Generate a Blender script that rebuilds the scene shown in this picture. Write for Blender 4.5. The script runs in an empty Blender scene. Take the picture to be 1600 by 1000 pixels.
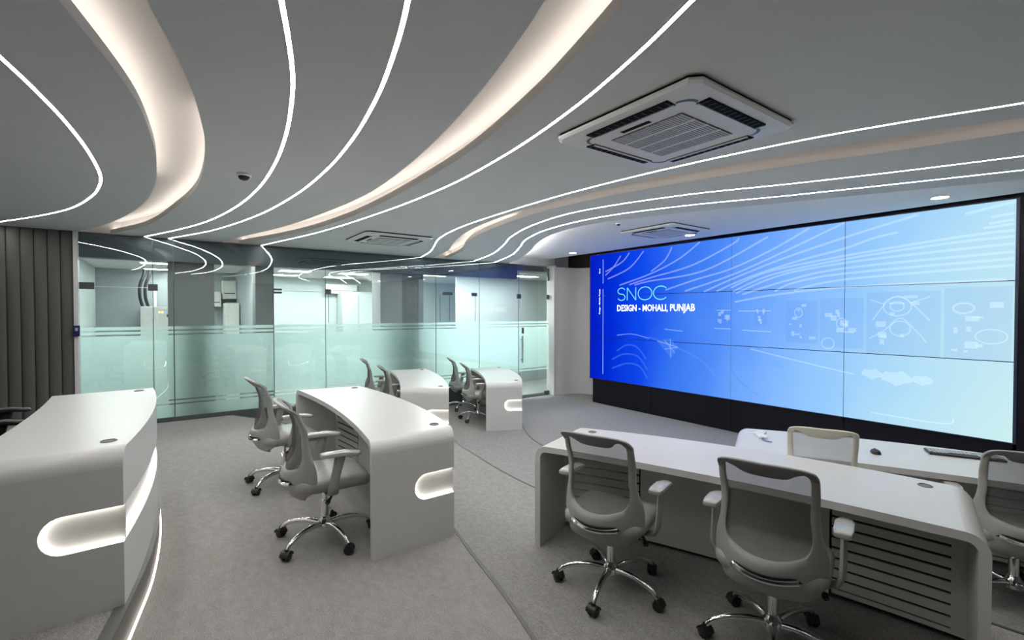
import bpy, bmesh, math, random
from mathutils import Vector, Matrix

random.seed(7)
SC = bpy.context.scene
COL = SC.collection
PI = math.pi

# ---------------------------------------------------------------- camera, world, exposure
cam_d = bpy.data.cameras.new('camera')
cam_d.sensor_width = 36.0
cam_d.lens = 735.0 / 1600.0 * 36.0
cam_d.clip_start = 0.02
cam = bpy.data.objects.new('camera', cam_d)
COL.objects.link(cam)
cam.location = (0, 0, 1.90)
cam.rotation_euler = (PI / 2 - math.atan(12 / 735.0), 0, -math.atan2(0.5856, 0.8106))
SC.camera = cam

world = bpy.data.worlds.new('world')
SC.world = world
world.use_nodes = True
world.node_tree.nodes['Background'].inputs[0].default_value = (0.55, 0.6, 0.65, 1)
world.node_tree.nodes['Background'].inputs[1].default_value = 0.05

SC.view_settings.view_transform = 'Standard'
SC.view_settings.look = 'None'
SC.view_settings.gamma = 1.0
SC.view_settings.use_curve_mapping = False
SC.view_settings.exposure = 0.6
LED = 44.0          # radiance of the linear LED profiles
COVE = 4.6         # radiance of the strips lying in the coves
GROOVE = 5.5        # radiance of the desk groove strips
BACKROOM = 26.0      # radiance of the light panels behind the glass
DOWN = 70.0
EDGE_L = 120.0        # strip hidden behind the soffit edge
BACK_FILL = 40.0     # unseen fill light added behind the glass header
try:
    SC.cycles.max_bounces = 10
    SC.cycles.diffuse_bounces = 6
    SC.cycles.glossy_bounces = 4
    SC.cycles.transparent_max_bounces = 24
    SC.cycles.sample_clamp_indirect = 6.0
    SC.cycles.use_denoising = True
    SC.cycles.caustics_reflective = False
    SC.cycles.caustics_refractive = False
except Exception:
    pass

# ---------------------------------------------------------------- materials
M = {}

def lin(r, g, b):
    f = lambda c: (c / 255) / 12.92 if c / 255 <= 0.04045 else ((c / 255 + 0.055) / 1.055) ** 2.4
    return (f(r), f(g), f(b))

def nmat(name):
    m = bpy.data.materials.new(name)
    m.use_nodes = True
    nt = m.node_tree
    nt.nodes.clear()
    out = nt.nodes.new('ShaderNodeOutputMaterial')
    M[name] = m
    return m, nt, out

def pbr(name, col, rough=0.5, metal=0.0, var=0.06, scale=30.0, bump=0.0, bscale=None, spec=0.5, coat=0.0):
    m, nt, out = nmat(name)
    b = nt.nodes.new('ShaderNodeBsdfPrincipled')
    tc = nt.nodes.new('ShaderNodeTexCoord')
    nz = nt.nodes.new('ShaderNodeTexNoise')
    nz.inputs['Scale'].default_value = scale
    nz.inputs['Detail'].default_value = 3
    rp = nt.nodes.new('ShaderNodeValToRGB')
    rp.color_ramp.elements[0].position = 0.3
    rp.color_ramp.elements[1].position = 0.7
    rp.color_ramp.elements[0].color = tuple(c * (1 - var) for c in col) + (1,)
    rp.color_ramp.elements[1].color = tuple(min(1, c * (1 + var)) for c in col) + (1,)
    nt.links.new(tc.outputs['Object'], nz.inputs['Vector'])
    nt.links.new(nz.outputs['Fac'], rp.inputs['Fac'])
    nt.links.new(rp.outputs['Color'], b.inputs['Base Color'])
    b.inputs['Roughness'].default_value = rough
    b.inputs['Metallic'].default_value = metal
    b.inputs['Specular IOR Level'].default_value = spec
    b.inputs['Coat Weight'].default_value = coat
    if bump > 0:
        n2 = nt.nodes.new('ShaderNodeTexNoise')
        n2.inputs['Scale'].default_value = bscale or scale * 4
        n2.inputs['Detail'].default_value = 4
        bp = nt.nodes.new('ShaderNodeBump')
        bp.inputs['Strength'].default_value = bump
        bp.inputs['Distance'].default_value = 0.01
        nt.links.new(tc.outputs['Object'], n2.inputs['Vector'])
        nt.links.new(n2.outputs['Fac'], bp.inputs['Height'])
        nt.links.new(bp.outputs['Normal'], b.inputs['Normal'])
    nt.links.new(b.outputs[0], out.inputs[0])
    return m

def emit(name, col, strength):
    m, nt, out = nmat(name)
    e = nt.nodes.new('ShaderNodeEmission')
    e.inputs[0].default_value = tuple(col) + (1,)
    e.inputs[1].default_value = strength
    nt.links.new(e.outputs[0], out.inputs[0])
    return m

def print_mat(name, col, strength, alpha):
    m, nt, out = nmat(name)
    e = nt.nodes.new('ShaderNodeEmission')
    e.inputs[0].default_value = tuple(col) + (1,)
    e.inputs[1].default_value = strength
    t = nt.nodes.new('ShaderNodeBsdfTransparent')
    mx = nt.nodes.new('ShaderNodeMixShader')
    mx.inputs[0].default_value = alpha
    nt.links.new(t.outputs[0], mx.inputs[1])
    nt.links.new(e.outputs[0], mx.inputs[2])
    nt.links.new(mx.outputs[0], out.inputs[0])
    return m

def glass_mat(name, tint, base_refl, graz):
    m, nt, out = nmat(name)
    t = nt.nodes.new('ShaderNodeBsdfTransparent')
    t.inputs[0].default_value = tuple(tint) + (1,)
    g = nt.nodes.new('ShaderNodeBsdfGlossy')
    g.inputs['Roughness'].default_value = 0.0
    g.inputs[0].default_value = (0.95, 1, 1, 1)
    lw = nt.nodes.new('ShaderNodeLayerWeight')
    lw.inputs[0].default_value = 0.5
    p = nt.nodes.new('ShaderNodeMath'); p.operation = 'POWER'; p.inputs[1].default_value = 4.0
    a = nt.nodes.new('ShaderNodeMath'); a.operation = 'MULTIPLY_ADD'
    a.inputs[1].default_value = graz; a.inputs[2].default_value = base_refl
    nt.links.new(lw.outputs['Facing'], p.inputs[0])
    nt.links.new(p.outputs[0], a.inputs[0])
    mx = nt.nodes.new('ShaderNodeMixShader')
    nt.links.new(a.outputs[0], mx.inputs[0])
    nt.links.new(t.outputs[0], mx.inputs[1])
    nt.links.new(g.outputs[0], mx.inputs[2])
    nt.links.new(mx.outputs[0], out.inputs[0])
    return m

def frost_mat(name, col):
    m, nt, out = nmat(name)
    tl = nt.nodes.new('ShaderNodeBsdfTranslucent')
    tl.inputs[0].default_value = tuple(col) + (1,)
    df = nt.nodes.new('ShaderNodeBsdfDiffuse')
    df.inputs[0].default_value = (0.62, 0.68, 0.66, 1)
    tr = nt.nodes.new('ShaderNodeBsdfTransparent')
    tr.inputs[0].default_value = (0.85, 0.95, 0.93, 1)
    m1 = nt.nodes.new('ShaderNodeMixShader'); m1.inputs[0].default_value = 0.22
    m2 = nt.nodes.new('ShaderNodeMixShader'); m2.inputs[0].default_value = 0.26
    nt.links.new(tl.outputs[0], m1.inputs[1]); nt.links.new(df.outputs[0], m1.inputs[2])
    nt.links.new(m1.outputs[0], m2.inputs[1]); nt.links.new(tr.outputs[0], m2.inputs[2])
    nt.links.new(m2.outputs[0], out.inputs[0])
    return m

def mesh_fabric(name, col, alpha):
    m, nt, out = nmat(name)
    d = nt.nodes.new('ShaderNodeBsdfDiffuse'); d.inputs[0].default_value = tuple(col) + (1,)
    t = nt.nodes.new('ShaderNodeBsdfTransparent')
    tc = nt.nodes.new('ShaderNodeTexCoord')
    nz = nt.nodes.new('ShaderNodeTexNoise'); nz.inputs['Scale'].default_value = 700
    ma = nt.nodes.new('ShaderNodeMath'); ma.operation = 'MULTIPLY_ADD'
    ma.inputs[1].default_value = 0.3; ma.inputs[2].default_value = alpha - 0.15
    nt.links.new(tc.outputs['Object'], nz.inputs['Vector'])
    nt.links.new(nz.outputs['Fac'], ma.inputs[0])
    mx = nt.nodes.new('ShaderNodeMixShader')
    nt.links.new(ma.outputs[0], mx.inputs[0])
    nt.links.new(t.outputs[0], mx.inputs[1]); nt.links.new(d.outputs[0], mx.inputs[2])
    nt.links.new(mx.outputs[0], out.inputs[0])
    return m

def carpet_mat():
    m, nt, out = nmat('carpet')
    b = nt.nodes.new('ShaderNodeBsdfPrincipled')
    tc = nt.nodes.new('ShaderNodeTexCoord')
    n1 = nt.nodes.new('ShaderNodeTexNoise'); n1.inputs['Scale'].default_value = 150; n1.inputs['Detail'].default_value = 4
    n2 = nt.nodes.new('ShaderNodeTexNoise'); n2.inputs['Scale'].default_value = 14; n2.inputs['Detail'].default_value = 5
    mp = nt.nodes.new('ShaderNodeMapping'); mp.inputs['Scale'].default_value = (2, 1.2, 2)
    nt.links.new(tc.outputs['Object'], mp.inputs['Vector'])
    nt.links.new(tc.outputs['Object'], n1.inputs['Vector'])
    nt.links.new(mp.outputs['Vector'], n2.inputs['Vector'])
    ad = nt.nodes.new('ShaderNodeMath'); ad.operation = 'MULTIPLY_ADD'; ad.inputs[1].default_value = 0.25
    nt.links.new(n2.outputs['Fac'], ad.inputs[0]); 
    mu = nt.nodes.new('ShaderNodeMath'); mu.operation = 'MULTIPLY'; mu.inputs[1].default_value = 0.75
    nt.links.new(n1.outputs['Fac'], mu.inputs[0]); nt.links.new(mu.outputs[0], ad.inputs[2])
    rp = nt.nodes.new('ShaderNodeValToRGB')
    rp.color_ramp.elements[0].position = 0.32; rp.color_ramp.elements[0].color = (0.20, 0.194, 0.188, 1)
    rp.color_ramp.elements[1].position = 0.68; rp.color_ramp.elements[1].color = (0.40, 0.388, 0.378, 1)
    nt.links.new(ad.outputs[0], rp.inputs['Fac'])
    nt.links.new(rp.outputs['Color'], b.inputs['Base Color'])
    b.inputs['Roughness'].default_value = 0.95
    b.inputs['Specular IOR Level'].default_value = 0.15
    bp = nt.nodes.new('ShaderNodeBump'); bp.inputs['Strength'].default_value = 0.5; bp.inputs['Distance'].default_value = 0.01
    nt.links.new(n1.outputs['Fac'], bp.inputs['Height']); nt.links.new(bp.outputs['Normal'], b.inputs['Normal'])
    nt.links.new(b.outputs[0], out.inputs[0])

SX, SY0, SZ0, SW, SH = 7.18, 7.112, 0.515, 6.2, 2.578      # video wall face

def screen_mat():
    m, nt, out = nmat('screen_picture')
    N = nt.nodes.new; Lk = nt.links.new
    geo = N('ShaderNodeNewGeometry')
    sp = N('ShaderNodeSeparateXYZ'); Lk(geo.outputs['Position'], sp.inputs[0])
    u = N('ShaderNodeMapRange'); u.inputs[1].default_value = SY0; u.inputs[2].default_value = SY0 - SW
    Lk(sp.outputs['Y'], u.inputs[0])
    v = N('ShaderNodeMapRange'); v.inputs[1].default_value = SZ0; v.inputs[2].default_value = SZ0 + SH
    Lk(sp.outputs['Z'], v.inputs[0])
    nz = N('ShaderNodeTexNoise'); nz.inputs['Scale'].default_value = 1.3; nz.inputs['Detail'].default_value = 4
    Lk(geo.outputs['Position'], nz.inputs['Vector'])
    # s = u + 0.10*(noise-.5) - 0.10*(v-.5)*u
    a = N('ShaderNodeMath'); a.operation = 'MULTIPLY_ADD'; a.inputs[1].default_value = 0.10
    Lk(nz.outputs['Fac'], a.inputs[0]); Lk(u.outputs[0], a.inputs[2])
    b = N('ShaderNodeMath'); b.operation = 'SUBTRACT'; b.inputs[0].default_value = 0.5; Lk(v.outputs[0], b.inputs[1])
    c = N('ShaderNodeMath'); c.operation = 'MULTIPLY'; Lk(b.outputs[0], c.inputs[0]); Lk(u.outputs[0], c.inputs[1])
    d = N('ShaderNodeMath'); d.operation = 'MULTIPLY_ADD'; d.inputs[1].default_value = 0.14
    Lk(c.outputs[0], d.inputs[0]); Lk(a.outputs[0], d.inputs[2])
    rp = N('ShaderNodeValToRGB')
    el = rp.color_ramp.elements
    stops = [(0.0, (4, 26, 190)), (0.10, (2, 44, 212)), (0.22, (14, 72, 234)), (0.33, (50, 112, 238)),
             (0.47, (82, 142, 246)), (0.62, (122, 176, 252)), (0.77, (152, 203, 250)), (0.90, (180, 222, 244)), (1.04, (205, 238, 236))]
    el[0].position = 0.05 / 1.15; el[0].color = lin(*stops[0][1]) + (1,)
    el[1].position = 1.0; el[1].color = lin(*stops[-1][1]) + (1,)
    for p, cc in stops[1:-1]:
        e = el.new((p + 0.05) / 1.15); e.color = lin(*cc) + (1,)
    sc = N('ShaderNodeMath'); sc.operation = 'DIVIDE'; sc.inputs[1].default_value = 1.15
    Lk(d.outputs[0], sc.inputs[0]); Lk(sc.outputs[0], rp.inputs['Fac'])
    em = N('ShaderNodeEmission'); em.inputs[1].default_value = 0.68
    Lk(rp.outputs['Color'], em.inputs[0])
    Lk(em.outputs[0], out.inputs[0])

pbr('ceiling_paint', (0.74, 0.76, 0.755), 0.85, var=0.015, scale=3, spec=0.2)
pbr('raised_ceiling_paint', (0.84, 0.835, 0.825), 0.85, var=0.01, scale=3, spec=0.2)  # paler tone than ceiling_paint, used on the raised part
pbr('cove_paint', (0.72, 0.70, 0.68), 0.85, var=0.01, scale=3, spec=0.2)
pbr('wall_paint', (0.66, 0.64, 0.63), 0.8, var=0.02, scale=4, spec=0.2)
pbr('dark_void', (0.035, 0.026, 0.022), 0.9, var=0.2, scale=3)
pbr('header_dark', (0.055, 0.068, 0.085), 0.5, var=0.03)
pbr('plinth_dark', (0.07, 0.078, 0.085), 0.5)
pbr('nosing', (0.20, 0.20, 0.195), 0.4, metal=0.6, var=0.05)
pbr('nosing_thin', (0.09, 0.085, 0.08), 0.45, metal=0.4)
pbr('riser', (0.12, 0.118, 0.115), 0.9)
pbr('padding', (0.125, 0.123, 0.115), 0.9, var=0.12, scale=160, bump=0.3, bscale=500, spec=0.2)
pbr('trim_white', (0.66, 0.65, 0.64), 0.5, var=0.02)
pbr('reader_blue', (0.02, 0.02, 0.12), 0.3)
pbr('desk_white', (0.60, 0.597, 0.583), 0.32, var=0.015, scale=20, spec=0.45)
pbr('desk_edge', (0.70, 0.695, 0.67), 0.45, var=0.02)
pbr('desk_inner', (0.60, 0.595, 0.575), 0.55, var=0.02)
pbr('slot_black', (0.012, 0.012, 0.012), 0.8)
pbr('grommet_grey', (0.13, 0.13, 0.135), 0.4)
pbr('chair_shell', (0.31, 0.31, 0.292), 0.42, var=0.03, scale=40)
pbr('chair_lit_tone', (0.66, 0.64, 0.55), 0.42, var=0.03, scale=40)  # grey chair shell with the cream light on it put into the colour
pbr('chair_seat', (0.30, 0.296, 0.278), 0.38, var=0.10, scale=18, bump=0.25, bscale=22)
pbr('arm_pad', (0.40, 0.40, 0.385), 0.22, var=0.05, scale=40, bump=0.15, bscale=60, coat=0.5)
pbr('chair_band', (0.17, 0.17, 0.17), 0.5, var=0.05)
pbr('chair_black', (0.018, 0.018, 0.02), 0.45)
pbr('plastic_black', (0.014, 0.014, 0.014), 0.38)
pbr('chrome', (0.80, 0.80, 0.80), 0.10, metal=1.0, var=0.01)
pbr('steel', (0.33, 0.34, 0.34), 0.35, metal=0.9)
mesh_fabric('back_mesh', (0.12, 0.12, 0.117), 0.66)
mesh_fabric('back_mesh_dark', (0.015, 0.015, 0.017), 0.9)
mesh_fabric('back_mesh_lit_tone', (0.52, 0.52, 0.50), 0.62)
pbr('ac_white', (0.82, 0.82, 0.80), 0.45, var=0.015)
pbr('ac_grille', (0.55, 0.55, 0.54), 0.5)
pbr('ac_dark', (0.012, 0.012, 0.012), 0.8, spec=0.1)
pbr('backroom_wall', (0.56, 0.62, 0.61), 0.8, var=0.02, scale=2)
pbr('backroom_grey', (0.34, 0.38, 0.39), 0.8, var=0.04, scale=3)
pbr('backroom_floor', (0.36, 0.38, 0.37), 0.6)
pbr('column_grey', (0.27, 0.275, 0.28), 0.7, var=0.03, scale=3)
pbr('column_light', (0.45, 0.46, 0.46), 0.7, var=0.03)
pbr('cabinet_grey', (0.60, 0.61, 0.58), 0.5)
pbr('box_white', (0.75, 0.75, 0.70), 0.5)
pbr('fitting', (0.10, 0.115, 0.12), 0.35, metal=0.6)
pbr('panel_black', (0.007, 0.007, 0.012), 0.5, spec=0.12)
pbr('bezel', (0.012, 0.02, 0.05), 0.5)
pbr('key_grey', (0.42, 0.44, 0.45), 0.4)
pbr('rack_metal', (0.10, 0.11, 0.115), 0.5, metal=0.3)
pbr('paper_white', (0.72, 0.74, 0.78), 0.5)
pbr('screw_blue', (0.12, 0.2, 0.55), 0.4)
glass_mat('glass', (0.95, 0.986, 0.977), 0.055, 0.33)
frost_mat('frost', (0.83, 0.95, 0.925))
carpet_mat()
screen_mat()
emit('led_white', (1.0, 0.975, 0.93), LED)
emit('cove_led', (1.0, 0.90, 0.82), COVE)
emit('groove_led', (1.0, 0.955, 0.86), GROOVE)
emit('panel_light', (0.95, 1.0, 0.985), BACKROOM)
emit('edge_led', (1.0, 0.95, 0.88), EDGE_L)
emit('unseen_fill_light', (0.95, 1.0, 0.985), BACK_FILL)
emit('downlight', (1.0, 0.97, 0.92), DOWN)
emit('status_amber', (1.0, 0.55, 0.12), 3.0)
emit('status_blue', (0.15, 0.2, 1.0), 2.0)
emit('riser_glow', (1.0, 0.86, 0.76), 4.0)
print_mat('print_white', (1, 1, 1), 1.0, 1.0)
print_mat('print_snoc', lin(112, 214, 240), 1.0, 0.95)
print_mat('print_rule', lin(150, 185, 255), 1.0, 0.85)
print_mat('print_arc', lin(225, 240, 255), 1.0, 0.17)
print_mat('print_faint', lin(235, 250, 255), 1.0, 0.16)
print_mat('print_soft', lin(235, 250, 255), 1.0, 0.14)
print_mat('print_shade', lin(40, 90, 190), 1.0, 0.13)
print_mat('print_shade_light', lin(90, 140, 215), 1.0, 0.20)

# ---------------------------------------------------------------- mesh helpers
class MB:
    def __init__(self):
        self.v = []; self.f = []
    def add(self, vs, fs):
        o = len(self.v)
        self.v += [tuple(p) for p in vs]
        self.f += [tuple(i + o for i in q) for q in fs]
        return self
    def box(self, x0, x1, y0, y1, z0, z1, T=None):
        vs = [(x0, y0, z0), (x1, y0, z0), (x1, y1, z0), (x0, y1, z0), (x0, y0, z1), (x1, y0, z1), (x1, y1, z1), (x0, y1, z1)]
        if T is not None:
            vs = [tuple(T @ Vector(p)) for p in vs]
        return self.add(vs, [(0, 3, 2, 1), (4, 5, 6, 7), (0, 1, 5, 4), (1, 2, 6, 5), (2, 3, 7, 6), (3, 0, 4, 7)])
    def tube(self, path, rad, n=10, cap=True):
        pts = [Vector(p) for p in path]
        k = len(pts)
        rad = rad if isinstance(rad, (list, tuple)) else [rad] * k
        vs = []; fs = []
        prev = None
        for i, p in enumerate(pts):
            t = (pts[min(i + 1, k - 1)] - pts[max(i - 1, 0)]).normalized()
            if prev is None:
                a = Vector((0, 0, 1)) if abs(t.z) < 0.9 else Vector((1, 0, 0))
                nrm = t.cross(a).normalized()
            else:
                nrm = (prev - t * prev.dot(t)).normalized()
            prev = nrm
            bn = t.cross(nrm)
            for j in range(n):
                th = 2 * PI * j / n
                vs.append(p + (nrm * math.cos(th) + bn * math.sin(th)) * rad[i])
        for i in range(k - 1):
            for j in range(n):
                fs.append((i * n + j, i * n + (j + 1) % n, (i + 1) * n + (j + 1) % n, (i + 1) * n + j))
        if cap:
            fs.append(tuple(range(n - 1, -1, -1)))
            fs.append(tuple((k - 1) * n + j for j in range(n)))
        return self.add(vs, fs)
    def lathe(self, prof, n=20, T=None):
        vs = []; fs = []
        for r, z in prof:
            for j in range(n):
                th = 2 * PI * j / n
                p = Vector((r * math.cos(th), r * math.sin(th), z))
                vs.append(tuple(T @ p) if T is not None else tuple(p))
        k = len(prof)
        for i in range(k - 1):
            for j in range(n):
                fs.append((i * n + j, i * n + (j + 1) % n, (i + 1) * n + (j + 1) % n, (i + 1) * n + j))
        fs.append(tuple(range(n - 1, -1, -1)))
        fs.append(tuple((k - 1) * n + j for j in range(n)))
        return self.add(vs, fs)
    def grid(self, rows, closed=False):
        n = len(rows[0]); vs = [p for r in rows for p in r]; fs = []
        for i in range(len(rows) - 1):
            for j in range(n if closed else n - 1):
                fs.append((i * n + j, i * n + (j + 1) % n, (i + 1) * n + (j + 1) % n, (i + 1) * n + j))
        return self.add(vs, fs)
    def prism(self, poly, f0, f1):
        """poly: 2-D loop; f0/f1 map a 2-D point to the two 3-D faces"""
        n = len(poly)
        vs = [f0(*p) for p in poly] + [f1(*p) for p in poly]
        fs = [tuple(range(n - 1, -1, -1)), tuple(range(n, 2 * n))]
        fs += [(i, (i + 1) % n, n + (i + 1) % n, n + i) for i in range(n)]
        return self.add(vs, fs)
    def build(self, name, mat, parent=None, smooth=False, bevel=0.0, angle=40, seg=2):
        me = bpy.data.meshes.new(name)
        me.from_pydata(self.v, [], self.f)
        bm = bmesh.new(); bm.from_mesh(me)
        bmesh.ops.recalc_face_normals(bm, faces=bm.faces)
        bm.to_mesh(me); bm.free()
        me.materials.append(M[mat])
        if smooth:
            me.shade_smooth()
            me.set_sharp_from_angle(angle=math.radians(angle))
        o = bpy.data.objects.new(name, me)
        COL.objects.link(o)
        if parent is not None:
            o.parent = parent
        if bevel:
            b = o.modifiers.new('bevel', 'BEVEL'); b.width = bevel; b.segments = seg; b.limit_method = 'ANGLE'
            b.angle_limit = math.radians(50)
        return o

def tag(o, label=None, cat=None, group=None, kind=None):
    if label: o['label'] = label
    if cat: o['category'] = cat
    if group: o['group'] = group
    if kind: o['kind'] = kind
    return o

def empty(name, loc=(0, 0, 0), rz=0.0):
    o = bpy.data.objects.new(name, None)
    o.empty_display_size = 0.1
    COL.objects.link(o)
    o.location = loc; o.rotation_euler = (0, 0, rz)
    return o

def copy_tree(o, parent=None):
    kids = list(o.children)
    c = o.copy(); COL.objects.link(c); c.parent = parent
    for ch in kids:
        copy_tree(ch, c)
    return c

def spline(pts):
    """pts: list of (y, x) ascending; returns f(y)->x  (cubic Hermite)"""
    ys = [p[0] for p in pts]; xs = [p[1] for p in pts]; n = len(pts)
    m = []
    for i in range(n):
        a = max(i - 1, 0); b = min(i + 1, n - 1)
        m.append((xs[b] - xs[a]) / (ys[b] - ys[a]))
    def f(y):
        y = min(max(y, ys[0]), ys[-1])
        i = 0
        while i < n - 2 and y > ys[i + 1]: i += 1
        h = ys[i + 1] - ys[i]; t = (y - ys[i]) / h
        return ((2 * t**3 - 3 * t**2 + 1) * xs[i] + (t**3 - 2 * t**2 + t) * h * m[i]
                + (-2 * t**3 + 3 * t**2) * xs[i + 1] + (t**3 - t**2) * h * m[i + 1])
    return f

YN, YG = -2.5, 8.28            # near wall, glass wall
ZC, ZU = 2.95, 3.12            # main soffit, raised ceiling before the screen
XL, XS = -4.0, 7.03            # left wall, end of raised ceiling
YS = [YN + (YG - YN) * i / 110 for i in range(111)]

def band(mb, fa, fb, z, ys=YS):
    mb.grid([[(fa(y), y, z), (fb(y), y, z)] for y in ys])
def curtain(mb, fa, z0, z1, ys=YS):
    mb.grid([[(fa(y), y, z0), (fa(y), y, z1)] for y in ys])

# ---------------------------------------------------------------- ceiling
L1 = spline([(-2.5, -2.3), (0, -1.3), (1, -.96), (2, -.70), (2.81, -.562), (3.09, -.518), (3.52, -.468), (4.06, -.435), (4.66, -.431), (5.04, -.459), (5.63, -.567), (6.46, -.82), (7.17, -1.168), (7.885, -1.602), (8.28, -1.87)])
C1I = spline([(-2.5, -1.9), (0, -.95), (1.2, -.55), (2.19, -.30), (2.93, -.145), (3.54, -.092), (4.05, -.078), (4.86, -.105), (5.85, -.225), (7.22, -.57), (8.28, -.99)])
C1O = spline([(-2.5, -1.6), (0, -.62), (1.2, -.27), (2.02, -.06), (2.64, .075), (3.18, .147), (3.5, .175), (4.13, .196), (4.83, .173), (5.64, .066), (7.18, -.235), (8.28, -.66)])
L2 = spline([(-2.5, -1.0), (0, -.28), (1, .08), (1.75, .308), (2.23, .434), (2.57, .495), (3.05, .555), (3.68, .598), (4.45, .601), (5.38, .528), (6.43, .344), (7.29, .082), (8.28, -.30)])
L3 = spline([(-2.5, -.5), (0, .13), (.8, .42), (1.5, .652), (1.93, .758), (2.33, .83), (2.9, .896), (3.62, .93), (4.58, .899), (5.79, .749), (7.16, .416), (8.28, -.03)])
C2I = spline([(-2.5, 0), (0, .62), (1.23, 1.027), (1.5, 1.102), (1.97, 1.209), (2.62, 1.316), (3.42, 1.394), (4.21, 1.41), (5.31, 1.296), (6.38, 1.105), (8.07, .626), (8.28, .56)])
C2O = spline([(-2.5, .15), (0, .87), (1.07, 1.247), (1.44, 1.355), (1.78, 1.44), (2.51, 1.567), (3.12, 1.617), (4.34, 1.639), (5.55, 1.564), (6.86, 1.32), (8.28, .845)])
L4 = spline([(-2.5, .4), (0, 1.1), (.924, 1.42), (1.25, 1.535), (1.76, 1.673), (2.49, 1.797), (3.49, 1.863), (4.75, 1.794), (6.44, 1.571), (8.28, 1.145)])
L5 = spline([(-2.5, 4.6), (-1, 4.05), (.42, 3.464), (.88, 3.263), (1.34, 3.105), (2.1, 2.945), (2.98, 2.845), (3.93, 2.83), (5.09, 2.89), (6.02, 3.08), (6.82, 3.39), (7.43, 3.622), (8.28, 3.845)])
C3I = spline([(-2.5, 4.9), (-1, 4.33), (.45, 3.737), (.95, 3.524), (1.6, 3.30), (2.5, 3.05), (3.38, 2.935), (4.33, 2.955), (5.32, 3.125), (6.33, 3.471), (7.0, 3.76), (8.28, 4.09)])
C3O = spline([(-2.5, 5.2), (-1, 4.6), (.49, 4.014), (1.04, 3.82), (1.71, 3.548), (2.65, 3.27), (3.49, 3.15), (4.39, 3.18), (5.51, 3.387), (6.34, 3.697), (7.02, 4.02), (8.28, 4.37)])
L6 = spline([(-2.5, 5.9), (-1, 5.25), (.56, 4.635), (1.18, 4.386), (1.78, 4.10), (2.56, 3.70), (3.59, 3.43), (4.48, 3.53), (5.33, 3.83), (5.98, 4.17), (7.02, 4.646), (8.28, 5.02)])
L7 = spline([(-2.5, 6.4), (-1, 5.75), (.61, 5.091), (1.29, 4.80), (1.96, 4.50), (2.82, 4.07), (3.7, 3.82), (4.63, 3.87), (5.45, 4.17), (6.0, 4.50), (6.97, 5.03), (8.28, 5.52)])
EDGE = spline([(-2.5, 6.8), (-1, 6.15), (.66, 5.457), (1.37, 5.12), (1.97, 4.84), (3.1, 4.33), (4.01, 4.06), (4.8, 4.15), (5.64, 4.54), (6.19, 4.88), (7.44, 5.56), (8.28, 5.88)])

cl = MB()
band(cl, lambda y: XL, C1I, ZC)
band(cl, C1O, C2I, ZC)
band(cl, C2O, C3I, ZC)
band(cl, C3O, EDGE, ZC)
cl.grid([[(XL, YN, ZU + 0.3), (8.6, YN, ZU + 0.3)], [(XL, YG + 0.1, ZU + 0.3), (8.6, YG + 0.1, ZU + 0.3)]])
ceiling = tag(cl.build('ceiling', 'ceiling_paint', smooth=True), 'grey plaster ceiling with curved cove recesses', None, None, 'structure')

LIP, CAV, LEDGE = 0.055, 0.17, 0.12
# raised ceiling before the screen, paler than the main soffit, lit from behind the soffit edge
rc = MB()
EDB = lambda y: EDGE(y) - 0.11
curtain(rc, EDGE, ZC, ZC + 0.04)
band(rc, EDGE, EDB, ZC + 0.04)
curtain(rc, EDB, ZC + 0.04, ZU)
band(rc, EDB, lambda y: XS, ZU)
curtain(rc, lambda y: XS, ZU, ZU + 0.10)
raised = rc.build('raised_ceiling', 'raised_ceiling_paint', ceiling, smooth=True)
eb = MB(); band(eb, lambda y: EDGE(y) - 0.065, lambda y: EDGE(y) - 0.035, ZC + 0.046)
eb.build('cove_light_strip', 'edge_led', raised)
def cove(fi, fo, left, right):
    # left / right: None or the (y0, y1) stretch the strip covers
    c = MB()
    fi2 = lambda y: fi(y) - LEDGE
    fo2 = lambda y: fo(y) + LEDGE
    for f, f2 in ((fi, fi2), (fo, fo2)):
        curtain(c, f, ZC, ZC + LIP)
        band(c, f, f2, ZC + LIP)
        curtain(c, f2, ZC + LIP, ZC + CAV)
    band(c, fi2, fo2, ZC + CAV)
    o = c.build('cove_recess', 'cove_paint', ceiling, smooth=True)
    for on, f, s in ((left, fi, -1), (right, fo, 1)):
        if on:
            b = MB()
            ys = [on[0] + (on[1] - on[0]) * i / 80 for i in range(81)]
            band(b, lambda y: f(y) + s * 0.030, lambda y: f(y) + s * 0.065, ZC + LIP + 0.008, ys)
            b.build('cove_light_strip', 'cove_led', o)
cove(C1I, C1O, (YN, 5.2), (3.3, YG))
cove(C2I, C2O, None, (YN, YG))
cove(C3I, C3O, (YN, 6.0), (4.5, YG))

def led_line(f, y0, label):
    w = 0.0085
    r = empty('led_strip', (f(4.0), 4.0, ZC))
    ys = [y0 + (YG - 0.005 - y0) * i / 160 for i in range(161)]
    rows = []; dif = []
    for y in ys:
        dx = (f(y + 0.02) - f(y - 0.02)) / 0.04
        k = w * math.sqrt(1 + dx * dx)
        x = f(y) - f(4.0)
        rows.append([(x - k - 0.003, y - 4, -0.0005), (x + k + 0.003, y - 4, -0.0005), (x + k + 0.003, y - 4, -0.003), (x + k, y - 4, -0.003), (x + k, y - 4, -0.001), (x - k, y - 4, -0.001), (x - k, y - 4, -0.003), (x - k - 0.003, y - 4, -0.003)])
        dif.append([(x - k, y - 4, -0.0028), (x + k, y - 4, -0.0028)])
    b = MB(); b.grid(rows, closed=True); b.build('housing', 'ceiling_paint', r)
    b = MB(); b.grid(dif); b.build('diffuser', 'led_white', r)
    tag(r, label, 'light strip', 'linear LED lights in the ceiling')
led_line(L1, 1.6, 'curved white LED line in the darkest ceiling corner above the padded wall')
led_line(L2, 1.0, 'long curved LED line just right of the leftmost wide ceiling cove')
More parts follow.
